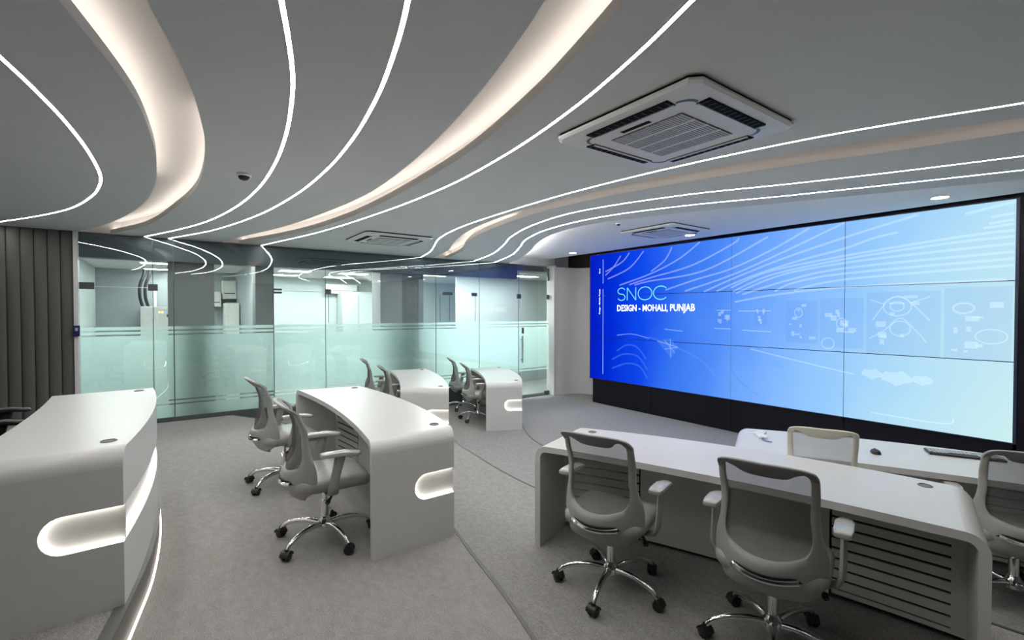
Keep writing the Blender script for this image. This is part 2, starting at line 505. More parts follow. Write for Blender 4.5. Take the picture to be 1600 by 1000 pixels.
led_line(L3, 0.8, 'curved LED line between the small dome sensor and the middle ceiling cove')
led_line(L4, 0.4, 'LED line passing between the middle cove and the large ceiling air conditioner')
led_line(L5, -0.6, 'S-curved LED line running right under the large ceiling air conditioner')
led_line(L6, -0.6, 'upper one of the two close LED lines above the video wall')
led_line(L7, -0.6, 'lower one of the two close LED lines, nearest the downlights')

# ---------------------------------------------------------------- floor: tiers stepping down to the screen
EA = spline([(-2.5, -1.5), (0, -.72), (1.2, -.47), (2.0, -.32), (2.6, -.225), (2.95, -.172), (3.45, -.11), (4.2, -.088), (5.0, -.13), (6.2, -.30), (7.3, -.60), (8.28, -.95)])
EB = spline([(-2.5, .15), (0, .93), (1.0, 1.19), (1.73, 1.388), (2.1, 1.476), (2.58, 1.561), (2.91, 1.625), (3.4, 1.70), (4.0, 1.745), (4.6, 1.745), (5.24, 1.67), (6.2, 1.50), (7.3, 1.24), (8.28, .72)])
EC = spline([(-2.5, 4.7), (-1, 4.15), (.3, 3.72), (.95, 3.64), (1.64, 3.50), (2.26, 3.25), (2.93, 2.98), (3.65, 2.89), (4.27, 2.905), (4.83, 2.965), (5.47, 3.05), (6.33, 3.33), (7.6, 3.78), (8.28, 3.98)])
ED = spline([(-2.5, 6.3), (-1, 5.65), (.5, 5.30), (1.3, 5.05), (2.35, 4.50), (3.0, 4.22), (3.9, 4.06), (4.6, 4.10), (5.23, 4.21), (5.64, 4.37), (5.99, 4.56), (6.9, 5.10), (8.0, 5.60), (8.28, 5.70)])
ZT = [0.51, 0.34, 0.17, 0.05, 0.0]
edges = [EA, EB, EC, ED]
fl = MB()
band(fl, lambda y: XL, EA, ZT[0])
for i in range(3):
    band(fl, edges[i], edges[i + 1], ZT[i + 1])
band(fl, ED, lambda y: 8.6, 0.0)
floor = tag(fl.build('floor', 'carpet'), 'grey carpet floor in four shallow tiers', None, None, 'structure')
for i, f in enumerate(edges):
    r = MB(); curtain(r, f, ZT[i + 1], ZT[i])
    r.build('riser', 'nosing' if i == 0 else 'riser', floor)
    w = (0.05, 0.018, 0.014, 0.016)[i]
    nz = MB()
    rows = []
    for y in YS:
        rows.append([(f(y) - w, y, ZT[i] + 0.004), (f(y) + 0.006, y, ZT[i] + 0.004), (f(y) + 0.006, y, ZT[i] - 0.02), (f(y) - w, y, ZT[i] - 0.001)])
    nz.grid(rows, closed=True)
    nz.build('step_nosing', 'nosing' if i == 0 else 'nosing_thin', floor)
g = MB()
g.grid([[(EA(y) + 0.003, y, ZT[1] + 0.016), (EA(y) + 0.011, y, ZT[1] + 0.006)] for y in YS])
g.build('riser_light_strip', 'riser_glow', floor)

# ---------------------------------------------------------------- walls
b = MB(); b.box(XL - 0.1, XL, YN, YG, 0, 3.4)
tag(b.build('wall_left', 'padding'), 'plain left side wall of the room', None, None, 'structure')
b = MB(); b.box(XL, 8.6, YN - 0.1, YN, 0, 3.4)
tag(b.build('wall_near', 'padding'), 'plain wall behind the viewer', None, None, 'structure')
b = MB(); b.box(8.2, 8.3, YN, 8.9, 0, 3.4)
tag(b.build('wall_right', 'dark_void'), 'dark wall behind the video wall', None, None, 'structure')
b = MB()
pts = [(7.07, 8.26), (7.07, 8.13), (7.25, 8.10), (7.45, 8.075), (7.60, 8.04), (7.71, 7.97), (7.78, 7.86), (7.82, 7.70), (7.84, 7.4), (7.84, 6.9)]
def smooth_path(p, k=6):
    out = []
    n = len(p)
    for i in range(n - 1):
        p0, p1, p2, p3 = p[max(i - 1, 0)], p[i], p[i + 1], p[min(i + 2, n - 1)]
        for j in range(k):
            t = j / k
            out.append(tuple(0.5 * ((2 * p1[a]) + (-p0[a] + p2[a]) * t + (2 * p0[a] - 5 * p1[a] + 4 * p2[a] - p3[a]) * t * t
                                    + (-p0[a] + 3 * p1[a] - 3 * p2[a] + p3[a]) * t**3) for a in range(len(p1))))
    out.append(tuple(p[-1]))
    return out
sp = smooth_path(pts[1:], 5)
b.grid([[(x, y, 0), (x, y, 2.93), (x + 0.06, y + 0.06, 2.93), (x + 0.06, y + 0.06, 0)] for x, y in sp], closed=True)
tag(b.build('wall_curved', 'wall_paint', smooth=True), 'curved off-white wall between glass and video wall', None, None, 'structure')
b = MB(); b.box(7.03, 7.09, 8.10, 8.36, 0, 2.96)
tag(b.build('trim_1', 'trim_white', bevel=0.004), 'white jamb post at the glass door', None, None, 'structure')
b = MB(); b.box(-1.1, 7.2, YG, YG + 0.1, 2.955, 3.24)
tag(b.build('trim_2', 'trim_white'), 'pale bulkhead above the glass door', None, None, 'structure')

# padded wall, coplanar with the glass
pw = empty('wall_padded', (-1.03, YG, 0))
tag(pw, 'dark grey wall of upright padded channels', None, None, 'structure')
b = MB(); b.box(-3.0, 0.005, 0.0, 0.10, 0.0, ZC + 0.02)
b.build('backing', 'padding', pw)
W = 0.121
chm = None
for i in range(24):
    if chm is None:
        b = MB(); rows = []
        for j in range(9):
            th = PI * j / 8
            x = -W / 2 + W / 2 * math.cos(th) * 0.985; y = -0.036 * math.sin(th) ** 0.6
            rows.append([(x, y, 0.36), (x, y, ZC)])
        b.grid(rows)
        o = b.build('padded_channel', 'padding', pw, smooth=True)
        chm = o
    else:
        o = chm.copy(); COL.objects.link(o); o.parent = pw
    o.location = (-W * i, 0, 0)
b = MB(); b.box(-1.03, -0.985, YG - 0.05, YG + 0.08, 0.3, ZC)
tag(b.build('trim_3', 'trim_white', bevel=0.004), 'pale vertical trim between padded wall and glass', None, None, 'structure')
rd = empty('access_reader', (-1.0, YG - 0.05, 1.66))
b = MB(); b.box(-0.03, 0.03, -0.035, 0.0, -0.07, 0.07); b.build('body', 'reader_blue', rd, bevel=0.006)
b = MB(); b.box(-0.015, 0.015, -0.038, -0.035, 0.0, 0.04); b.build('keypad', 'key_grey', rd)
tag(rd, 'small dark blue access reader on the trim beside the padded wall', 'access reader')

# ---------------------------------------------------------------- glass wall
gw = empty('wall_glass', (0, YG, 0))
tag(gw, 'full-height glass partition with frosted bands', None, None, 'structure')
PZ = 0.40
seams = [-0.985, -0.215, 0.02, 1.31, 2.10, 4.16, 5.15, 6.17]
FILM = [(PZ, 0.575), (0.597, 0.632), (0.655, 1.575), (1.597, 1.632), (1.655, 1.70)]
for a, c in zip(seams[:-1], seams[1:]):
    b = MB(); b.box(a + 0.004, c - 0.004, 0, 0.012, PZ, ZC)
    p = b.build('pane', 'glass', gw)
    for z0, z1 in FILM:
        b = MB(); b.box(a + 0.006, c - 0.006, 0.014, 0.016, z0, z1)
        b.build('frosted_film', 'frost', p)
    b = MB(); b.box(c - 0.004, c + 0.004, 0.001, 0.011, PZ, ZC)
    b.build('silicone_joint', 'fitting', gw)
b = MB()
b.box(-0.985, 6.13, -0.02, 0.06, 0.0, PZ)
b.build('plinth', 'plinth_dark', gw)
b = MB(); b.box(-0.985, 6.17, 0.06, 0.26, 2.63, ZC)
b.build('header', 'header_dark', gw)
for x0, x1, z0, z1 in [(-0.98, -0.83, 2.205, 2.295), (-0.27, -0.16, 2.20, 2.295), (1.31, 1.43, 2.25, 2.28), (1.31, 1.43, 2.20, 2.23),
                       (2.10, 2.19, 2.205, 2.29), (4.30, 4.52, 2.24, 2.30), (4.97, 5.09, 2.23, 2.30), (6.12, 6.22, 2.20, 2.30)]:
    b = MB(); b.box(x0, x1, -0.012, 0.022, z0, z1)
    b.build('patch_fitting', 'fitting', gw, bevel=0.003)
for x0, x1 in [(-0.83, -0.25), (1.43, 2.10), (4.5, 4.98)]:
    b = MB(); b.box(x0, x1, -0.001, 0.013, 2.238, 2.246)
    b.build('transom_gap', 'trim_white', gw)
for x0 in (2.15, 4.46, 4.25, 5.05):
    b = MB(); b.box(x0, x0 + 0.008, 0.0125, 0.017, 1.72, 2.24)
    b.build('leaf_edge', 'fitting', gw)

dr = empty('door_1', (6.17, YG, 0))
tag(dr, 'frameless glass door with long steel pull handle', None, None, 'structure')
b = MB(); b.box(0.006, 0.852, 0, 0.012, 0.012, 2.97); p = b.build('pane', 'glass', dr)
for z0, z1 in FILM[1:]:
    b = MB(); b.box(0.01, 0.848, 0.014, 0.016, z0, z1); b.build('frosted_film', 'frost', p)
b = MB()
for s in (-1, 1):
    b.tube([(0.07, 0.006 + s * 0.05, 0.79), (0.07, 0.006 + s * 0.05, 1.38)], 0.014, 10)
for z in (0.86, 1.31):
    b.tube([(0.07, -0.045, z), (0.07, 0.056, z)], 0.009, 8)
b.build('pull_handle', 'steel', dr, smooth=True)
b = MB(); b.box(0.09, 0.125, -0.02, 0.03, 1.435, 1.56); b.build('lock_case', 'chair_black', dr, bevel=0.003)
b = MB(); b.box(0.78, 0.85, -0.02, 0.03, 2.20, 2.30); b.build('hinge', 'fitting', dr, bevel=0.003)
b = MB(); b.box(0.74, 0.86, -0.02, 0.03, 0.015, 0.10); b.build('floor_hinge', 'fitting', dr, bevel=0.003)
b = MB(); b.box(0.81, 0.85, -0.02, 0.03, 2.62, 2.90); b.build('door_closer', 'fitting', dr, bevel=0.003)

# ---------------------------------------------------------------- room behind the glass
YB = 13.2
b = MB(); b.box(-1.6, 9.5, YG + 0.3, YB, -0.05, 0.0)
tag(b.build('floor_backroom', 'backroom_floor'), 'floor of the room behind the glass', None, None, 'structure')
b = MB(); b.box(-1.6, 9.5, YG + 0.27, YB, 2.80, 2.85)
cbk = tag(b.build('ceiling_backroom', 'wall_paint'), 'ceiling of the room behind the glass', None, None, 'structure')
for x in (-0.7, 0.75, 2.2, 4.7, 5.9):
    b = MB(); b.box(x - 0.3, x + 0.3, 9.2, 9.5, 2.79, 2.799); b.build('emitter_panel', 'unseen_fill_light', cbk)  # added fill panels, hidden by the header, to brighten the frosted film
b = MB(); b.box(-1.6, 9.5, YB, YB + 0.1, 0, 2.85)
tag(b.build('wall_backroom', 'backroom_wall'), 'pale wall at the far side behind the glass', None, None, 'structure')
b = MB(); b.box(-1.35, -1.25, YG + 0.1, YB, 0, 2.85)
tag(b.build('wall_backroom_left', 'backroom_wall'), 'pale side wall of the equipment room', None, None, 'structure')
b = MB(); b.box(9.0, 9.1, YG + 0.9, YB, 0, 2.85)
tag(b.build('wall_backroom_right', 'backroom_wall'), 'pale right side wall behind the glass', None, None, 'structure')
b = MB(); b.box(1.20, 1.28, YG + 0.62, YB, 0, 2.85)
tag(b.build('wall_partition', 'backroom_grey'), 'partition wall behind the glass', None, None, 'structure')
b = MB(); b.box(-1.25, 1.2, YB - 0.6, YB - 0.5, 0, 2.80)
tag(b.build('wall_equipment', 'backroom_grey'), 'grey-blue back wall of the equipment room', None, None, 'structure')
b = MB(); b.box(5.74, 9.0, 10.3, 10.36, 0, 2.80)
tag(b.build('wall_lobby', 'backroom_wall'), 'pale lobby wall behind the glass', None, None, 'structure')
for i, (x0, x1, d, mt) in enumerate([(-0.05, 0.53, 0.55, 'column_grey'), (1.09, 1.355, 0.40, 'column_grey'), (3.15, 3.58, 0.45, 'column_light'), (3.58, 4.02, 0.30, 'column_grey')]):
    b = MB(); b.box(x0, x1, YG + 0.27, YG + 0.27 + d, 0, 2.85)
    b.build('trim_%d' % (4 + i), mt)
    tag(bpy.data.objects['trim_%d' % (4 + i)], 'grey column standing behind the glass', None, None, 'structure')

def emitter_panel(x0, x1, y0, y1, label):
    r = empty('ceiling_light', ((x0 + x1) / 2, (y0 + y1) / 2, 2.80))
    hx, hy = (x1 - x0) / 2, (y1 - y0) / 2
    b = MB()
    b.box(-hx - 0.02, hx + 0.02, -hy - 0.02, -hy, -0.02, 0); b.box(-hx - 0.02, hx + 0.02, hy, hy + 0.02, -0.02, 0)
    b.box(-hx - 0.02, -hx, -hy, hy, -0.02, 0); b.box(hx, hx + 0.02, -hy, hy, -0.02, 0)
    b.build('frame', 'trim_white', r)
    b = MB(); b.box(-hx, hx, -hy, hy, -0.012, -0.002); b.build('diffuser', 'panel_light', r)
    tag(r, label, 'ceiling light', 'light panels behind the glass')
emitter_panel(-0.45, 0.15, 10.55, 10.80, 'bright ceiling panel in the equipment room, the nearer one')
emitter_panel(-0.45, 0.15, 12.0, 12.25, 'bright ceiling panel in the equipment room, the farther one')
emitter_panel(1.85, 2.45, 10.75, 11.15, 'near left light panel seen through the tall bright pane')
emitter_panel(1.85, 2.45, 12.1, 12.45, 'far left light panel seen through the tall bright pane')
emitter_panel(3.1, 3.7, 10.75, 11.15, 'near light panel just left of the double column')
emitter_panel(3.1, 3.75, 12.1, 12.45, 'far light panel just left of the double column')
emitter_panel(4.85, 5.45, 10.05, 10.4, 'light panel just right of the double column')
emitter_panel(4.9, 5.5, 11.6, 11.95, 'farther light panel right of the double column')
emitter_panel(6.6, 7.4, 9.1, 9.4, 'light panel in the lobby behind the glass door')

def cabinet():
    r = empty('equipment_cabinet', (-0.19, 12.3, 0))
    b = MB(); b.box(-0.33, 0.30, -0.25, 0.25, 0, 2.02); b.build('body', 'cabinet_grey', r, bevel=0.008)
    b = MB(); b.box(-0.04, 0.28, -0.268, -0.25, 0.2, 1.98); d = b.build('door', 'cabinet_grey', r, bevel=0.004)
    b = MB(); b.box(0.22, 0.25, -0.285, -0.268, 1.55, 1.67); b.build('handle', 'chair_black', d)
    b = MB(); b.box(0.10, 0.26, -0.275, -0.268, 1.80, 1.86); b.build('display', 'header_dark', d)
    for i, mt in enumerate(['status_amber', 'status_amber', 'status_blue']):
        b = MB(); b.lathe([(0.018, 0), (0.018, 0.006)], 10, Matrix.Translation((0.0 + i * 0.05 - 0.02, -0.268, 1.90)) @ Matrix.Rotation(PI / 2, 4, 'X'))
        b.build('status_lamp', mt, d)
    for k, dx in enumerate((0.0, 0.09)):
        b = MB(); b.tube(smooth_path([(-0.30 + dx, 0.0, 2.02), (-0.34 + dx, -0.02, 2.2), (-0.34 + dx, 0, 2.45), (-0.28 + dx, 0.02, 2.66), (-0.26 + dx, 0.02, 2.795)], 4), 0.028, 8)
        b.build('cable', 'chair_black', r, smooth=True)
    b = MB(); b.box(-0.12, -0.07, -0.05, 0.0, 2.02, 2.45); b.build('conduit', 'box_white', r)
    tag(r, 'pale grey equipment cabinet with amber lamps behind the left glass', 'cabinet')
cabinet()
def wall_unit(name, loc, rz, w, h, d, mt, label, cat):
    r = empty(name, loc, rz)
    b = MB(); b.box(-w / 2, w / 2, -d, 0, 0, h); b.build('body', mt, r, bevel=0.02)
    b = MB(); b.box(-w / 2 + 0.04, w / 2 - 0.04, -d * 0.8, -d * 0.15, -0.004, 0.004); b.build('outlet', 'ac_dark', r)
    b = MB(); b.box(-w / 2 + 0.03, w / 2 - 0.03, -d - 0.004, -d + 0.004, h * 0.28, h * 0.32); b.build('seam', 'ac_dark', r)
    tag(r, label, cat, None)
wall_unit('wall_air_conditioner', (3.72, YB, 2.40), 0, 0.85, 0.26, 0.2, 'box_white', 'white wall air conditioner seen behind the bright pane', 'air conditioner')
wall_unit('junction_box', (1.055, 12.6, 2.20), 0, 0.28, 0.42, 0.25, 'box_white', 'white upright box hanging behind the glass between the columns', 'junction box')
wall_unit('projector_box', (0.74, 12.6, 2.02), 0, 0.30, 0.34, 0.3, 'box_white', 'squat white box mounted left of the upright box', 'wall box')
b = MB(); b.box(0.93, 1.18, 11.7, 12.55, 0.0, 2.1)
tag(b.build('storage_cupboard', 'box_white', bevel=0.01), 'cream cupboard standing behind the glass between the columns', 'cupboard')
sg = empty('frosted_cupboard', (4.05, 12.9, 0))
b = MB(); b.box(-0.42, 0.42, -0.25, 0.25, 0, 2.45); b.build('body', 'backroom_wall', sg, bevel=0.01)
for s in (-1, 1):
    b = MB(); b.box(min(0.01 * s, 0.40 * s), max(0.01 * s, 0.40 * s), -0.27, -0.25, 0.1, 2.38); b.build('door', 'backroom_wall', sg, bevel=0.006)
tag(sg, 'pale green two-door cupboard behind the bright pane beside the column', 'cupboard')

# ---------------------------------------------------------------- video wall
vw = empty('video_wall', (SX, SY0, 0))
tag(vw, 'blue glowing video wall of twelve panels reading SNOC', 'video wall')
G = 0.005
b = MB(); b.box(0.012, 0.12, -SW - 0.02, 0.02, SZ0 - 0.01, SZ0 + SH + 0.01)
b.build('frame', 'bezel', vw)
pw_, ph_ = SW / 4, SH / 3
for c in range(4):
    for r_ in range(3):
        b = MB(); b.box(0.0, 0.05, -(c + 1) * pw_ + G, -c * pw_ - G, SZ0 + r_ * ph_ + G, SZ0 + (r_ + 1) * ph_ - G)
        b.build('display_panel', 'screen_picture', vw)
for c in range(4):
    b = MB(); b.box(0.03, 0.45, -(c + 1) * pw_ + 0.004, -c * pw_ - 0.004 - (0.05 if c == 0 else 0), 0.0, SZ0 - 0.012)
    b.build('base_panel', 'panel_black', vw, bevel=0.003)
b = MB(); b.box(0.06, 0.5, -SW - 0.16, -0.1, SZ0 + SH, ZU + 0.25); b.build('top_cover', 'panel_black', vw)
b = MB(); b.box(0.03, 0.5, -SW - 0.17, -SW - 0.02, 0.0, SZ0 + SH + 0.05); b.build('side_cover', 'panel_black', vw)

def uv(u, v, off=0.002):
    return (-off, -u * SW, SZ0 + v * SH)
def ribbon(pts, w, mat, name, off=0.002):
    p = smooth_path(pts, 8) if len(pts) > 2 else pts
    P3 = [(u * SW, v * SH) for u, v in p]
    L_, R_ = [], []
    for i in range(len(P3)):
        a = P3[max(i - 1, 0)]; c = P3[min(i + 1, len(P3) - 1)]
        dx, dz = c[0] - a[0], c[1] - a[1]; l = math.hypot(dx, dz) or 1
        nx, nz_ = -dz / l * w / 2, dx / l * w / 2
        L_.append((-off, -(P3[i][0] + nx), SZ0 + P3[i][1] + nz_)); R_.append((-off, -(P3[i][0] - nx), SZ0 + P3[i][1] - nz_))
    b = MB(); b.grid([[l, r] for l, r in zip(L_, R_)])
    return b.build(name, mat, vw)
def rect_print(u0, u1, v0, v1, mat, name, off=0.0015):
    b = MB(); b.grid([[uv(u0, v0, off), uv(u1, v0, off)], [uv(u0, v1, off), uv(u1, v1, off)]])
    return b.build(name, mat, vw)
arcs = [
    [(0.07, 0.83), (0.105, 0.89), (0.135, 0.97)], [(0.07, 0.86), (0.14, 0.92), (0.17, 0.985)], [(0.08, 0.80), (0.17, 0.87), (0.225, 0.985)],
    [(0.252, 0.83), (0.30, 0.90), (0.324, 0.985)], [(0.13, 0.745), (0.249, 0.813), (0.345, 0.897), (0.412, 0.995)],
    [(0.17, 0.745), (0.249, 0.785), (0.385, 0.846), (0.498, 0.95), (0.52, 0.985)], [(0.19, 0.74), (0.249, 0.762), (0.424, 0.806), (0.591, 0.972)],
    [(0.303, 0.693), (0.40, 0.752), (0.499, 0.804), (0.60, 0.895), (0.681, 0.990)], [(0.366, 0.679), (0.499, 0.765), (0.62, 0.87), (0.749, 0.995)],
    [(0.424, 0.67), (0.499, 0.738), (0.62, 0.835), (0.747, 0.917), (0.871, 0.987)], [(0.46, 0.67), (0.55, 0.75), (0.66, 0.82), (0.748, 0.862), (0.80, 0.90), (0.84, 0.915)],
    [(0.499, 0.687), (0.591, 0.77), (0.748, 0.825), (0.93, 0.866), (0.998, 0.872)], [(0.505, 0.665), (0.60, 0.752), (0.748, 0.808), (0.90, 0.84), (0.998, 0.848)],
    [(0.513, 0.654), (0.621, 0.747), (0.748, 0.789), (0.885, 0.808), (0.998, 0.818)], [(0.529, 0.645), (0.635, 0.715), (0.748, 0.762), (0.998, 0.785)],
    [(0.607, 0.657), (0.649, 0.70), (0.748, 0.735), (0.998, 0.757)], [(0.65, 0.66), (0.75, 0.705), (0.998, 0.73)], [(0.936, 0.962), (0.998, 0.988)],
    [(0.97, 0.935), (0.998, 0.942)], [(0.967, 0.91), (0.998, 0.915)], [(0.96, 0.893), (0.998, 0.898)], [(0.51, 0.60), (0.60, 0.635), (0.75, 0.665), (0.99, 0.672)],
]
for a in arcs:
    ribbon(a, 0.028, 'print_arc', 'pictured_light_line')
ribbon([(0.0595, 0.957), (0.0595, 0.767)], 0.014, 'print_rule', 'printed_rule')
ribbon([(0.0595, 0.721), (0.0600, 0.045)], 0.014, 'print_rule', 'printed_rule')
for u0, u1, v0, v1 in [(0.633, 0.70, 0.37, 0.60), (0.705, 0.785, 0.355, 0.61), (0.79, 0.905, 0.335, 0.635), (0.91, 0.997, 0.33, 0.645), (0.56, 0.59, 0.46, 0.56), (0.46, 0.50, 0.44, 0.56)]:
    rect_print(u0, u1, v0, v1, 'print_shade', 'pictured_display')
    for k in range(9):
        cu = u0 + (u1 - u0) * random.uniform(0.08, 0.75); cv = v0 + (v1 - v0) * random.uniform(0.06, 0.9)
        rect_print(cu, cu + (u1 - u0) * random.uniform(0.06, 0.22), cv, cv + random.uniform(0.006, 0.03), 'print_faint', 'pictured_readout', 0.002)
def ellipse(cu, cv, ru, rv, w=0.014, mat='print_faint'):
    ribbon([(cu + ru * math.cos(t * PI / 8), cv + rv * math.sin(t * PI / 8)) for t in range(17)], w, mat, 'pictured_ring')
ellipse(0.84, 0.565, 0.022, 0.045); ellipse(0.84, 0.565, 0.011, 0.022); ellipse(0.845, 0.46, 0.016, 0.035); ellipse(0.936, 0.555, 0.014, 0.022, 0.02)
ellipse(0.972, 0.435, 0.02, 0.03); ellipse(0.66, 0.535, 0.008, 0.025); ellipse(0.745, 0.48, 0.009, 0.028); ellipse(0.72, 0.375, 0.012, 0.028)
for a in ([(0.80, 0.50), (0.84, 0.615), (0.89, 0.50)], [(0.795, 0.41), (0.82, 0.45), (0.845, 0.51), (0.87, 0.45), (0.885, 0.40)], [(0.795, 0.60), (0.82, 0.575)], [(0.86, 0.58), (0.89, 0.61)]):
    ribbon(a, 0.014, 'print_faint', 'pictured_ring')
# pictured desks and seats of the rendering shown on the screen
for pts_, mt in [([(0.12, 0.24), (0.16, 0.29), (0.20, 0.28), (0.235, 0.20)], 'print_shade_light'), ([(0.10, 0.17), (0.15, 0.22), (0.205, 0.21), (0.24, 0.12)], 'print_shade_light'),
                 ([(0.10, 0.10), (0.16, 0.15), (0.21, 0.14), (0.24, 0.06)], 'print_shade_light'), ([(0.12, 0.36), (0.18, 0.375), (0.245, 0.35)], 'print_faint'),
                 ([(0.245, 0.36), (0.34, 0.30), (0.42, 0.22), (0.47, 0.10)], 'print_shade_light'), ([(0.30, 0.42), (0.36, 0.41)], 'print_faint'), ([(0.46, 0.55), (0.50, 0.55)], 'print_faint'),
                 ([(0.455, 0.435), (0.50, 0.435)], 'print_faint'), ([(0.52, 0.545), (0.60, 0.545)], 'print_faint'), ([(0.53, 0.43), (0.60, 0.425)], 'print_faint'),
                 ([(0.55, 0.32), (0.66, 0.27), (0.77, 0.225)], 'print_faint'), ([(0.50, 0.20), (0.52, 0.13), (0.57, 0.05)], 'print_shade'), ([(0.80, 0.045), (0.91, 0.04), (0.925, 0.07)], 'print_faint')]:
    ribbon(pts_, 0.03 if 'shade' in mt else 0.016, mt, 'pictured_outline')
b = MB(); b.add([uv(*q) for q in [(0.275, 0.335), (0.32, 0.355), (0.345, 0.30), (0.322, 0.225)]], [(0, 1, 2, 3)]); b.build('pictured_desk', 'print_shade_light', vw)
for q in [[(0.275, 0.335), (0.345, 0.30)], [(0.32, 0.355), (0.322, 0.225)], [(0.30, 0.28), (0.345, 0.30)], [(0.30, 0.345), (0.335, 0.26)]]:
    ribbon(q, 0.012, 'print_faint', 'pictured_outline', 0.0025)
b = MB(); b.add([uv(*q) for q in [(0.55, 0.27), (0.58, 0.25), (0.59, 0.215), (0.565, 0.23)]], [(0, 1, 2, 3)]); b.build('pictured_desk', 'print_shade_light', vw)
b = MB(); b.add([uv(*q) for q in [(0.59, 0.27), (0.62, 0.26), (0.632, 0.22), (0.605, 0.225)]], [(0, 1, 2, 3)]); b.build('pictured_desk', 'print_shade_light', vw)
for cu, cv, s in ((0.80, 0.235, 1), (0.84, 0.225, 1.4), (0.88, 0.225, 0.9)):
    b = MB(); b.add([uv(cu + 0.018 * s * math.cos(t * PI / 8), cv + 0.028 * s * math.sin(t * PI / 8) * (0.7 if t % 3 else 1)) for t in range(16)], [tuple(range(16))])
    b.build('pictured_seat', 'print_soft', vw)

# SNOC in hairline capitals
def snoc():
    z0, z1 = 0.628, 0.722
    h = (z1 - z0)
    asp = SH / SW
    def arc(cu, cv, ru, rv, a0, a1, n=20):
        return [(cu + ru * math.cos(math.radians(a0 + (a1 - a0) * i / n)), cv + rv * math.sin(math.radians(a0 + (a1 - a0) * i / n))) for i in range(n + 1)]
    w = 0.016
    q = h / 4
    s = arc(0.1385, z0 + 3 * q, 0.0145, q, 20, 270, 14)[:-1] + arc(0.1385, z0 + q, 0.0145, q, 90, -160, 14)
    strokes = [s, [(0.162, z0), (0.162, z1)], [(0.162, z1), (0.1955, z0)], [(0.1955, z0), (0.1955, z1)],
               arc(0.230, z0 + h / 2, 0.0255, h / 2, 0, 360, 28), arc(0.2865, z0 + h / 2, 0.0255, h / 2, 42, 318, 26)]
    for st in strokes:
        P3 = st
        ribbon(P3, w, 'print_snoc', 'lettering_stroke', 0.003)
snoc()
def text(body, u, v, h, width, mat, rot=False, bold=0.0):
    cu = bpy.data.curves.new('lettering', 'FONT')
    cu.body = body; cu.size = 1.0; cu.offset = bold; cu.resolution_u = 2
    tmp = bpy.data.objects.new('lettering_tmp', cu); COL.objects.link(tmp)
    dg = bpy.context.evaluated_depsgraph_get(); dg.update()
    me = bpy.data.meshes.new_from_object(tmp.evaluated_get(dg))
    bpy.data.objects.remove(tmp)
    xs = [p.co.x for p in me.vertices]; ys = [p.co.y for p in me.vertices]
    x0, x1 = min(xs), max(xs); y0 = 0.0; y1 = 0.70
    for p in me.vertices:
        a = (p.co.x - x0) / (x1 - x0) * width; c = (p.co.y - y0) / (y1 - y0) * h
        if rot:
            p.co = Vector((-0.003, -(u * SW) + c, SZ0 + v * SH + a))
        else:
            p.co = Vector((-0.003, -(u * SW) - a, SZ0 + v * SH + c))
    me.materials.clear(); me.materials.append(M[mat])
    o = bpy.data.objects.new('lettering', me); COL.objects.link(o); o.parent = vw
text('DESIGN - MOHALI, PUNJAB', 0.121, 0.547, 0.120, 0.277 * SW, 'print_white', bold=0.022)
text('Design - Mohali, Punjab', 0.047, 0.523, 0.036, 0.20 * SH, 'print_white', rot=True, bold=0.012)
text('About', 0.047, 0.846, 0.036, 0.042 * SH, 'print_white', rot=True, bold=0.005)

# equipment rack beside the video wall
rk = empty('equipment_rack', (7.45, 0.45, 0))
for x in (-0.3, 0.3):
    for y in (-0.32, 0.25):
        b = MB(); b.box(x - 0.025, x + 0.025, y - 0.025, y + 0.025, 0, 2.9); b.build('post', 'rack_metal', rk)
for z in (0.5, 0.95, 1.4, 1.85, 2.3, 2.75):
    b = MB(); b.box(-0.3, 0.3, -0.34, 0.27, z, z + 0.04); b.build('shelf', 'steel', rk)
b = MB(); b.box(0.30, 0.32, -0.34, 0.27, 0.0, 2.9); b.build('back_panel', 'panel_black', rk)
for z0, z1 in ((0.58, 1.40), (1.05, 1.85), (2.3, 1.9)):
    b = MB(); b.tube([(-0.28, -0.3, z0), (-0.28, 0.23, z1)], 0.018, 8); b.build('brace', 'steel', rk)
tag(rk, 'dark metal equipment rack at the right end of the video wall', 'rack')

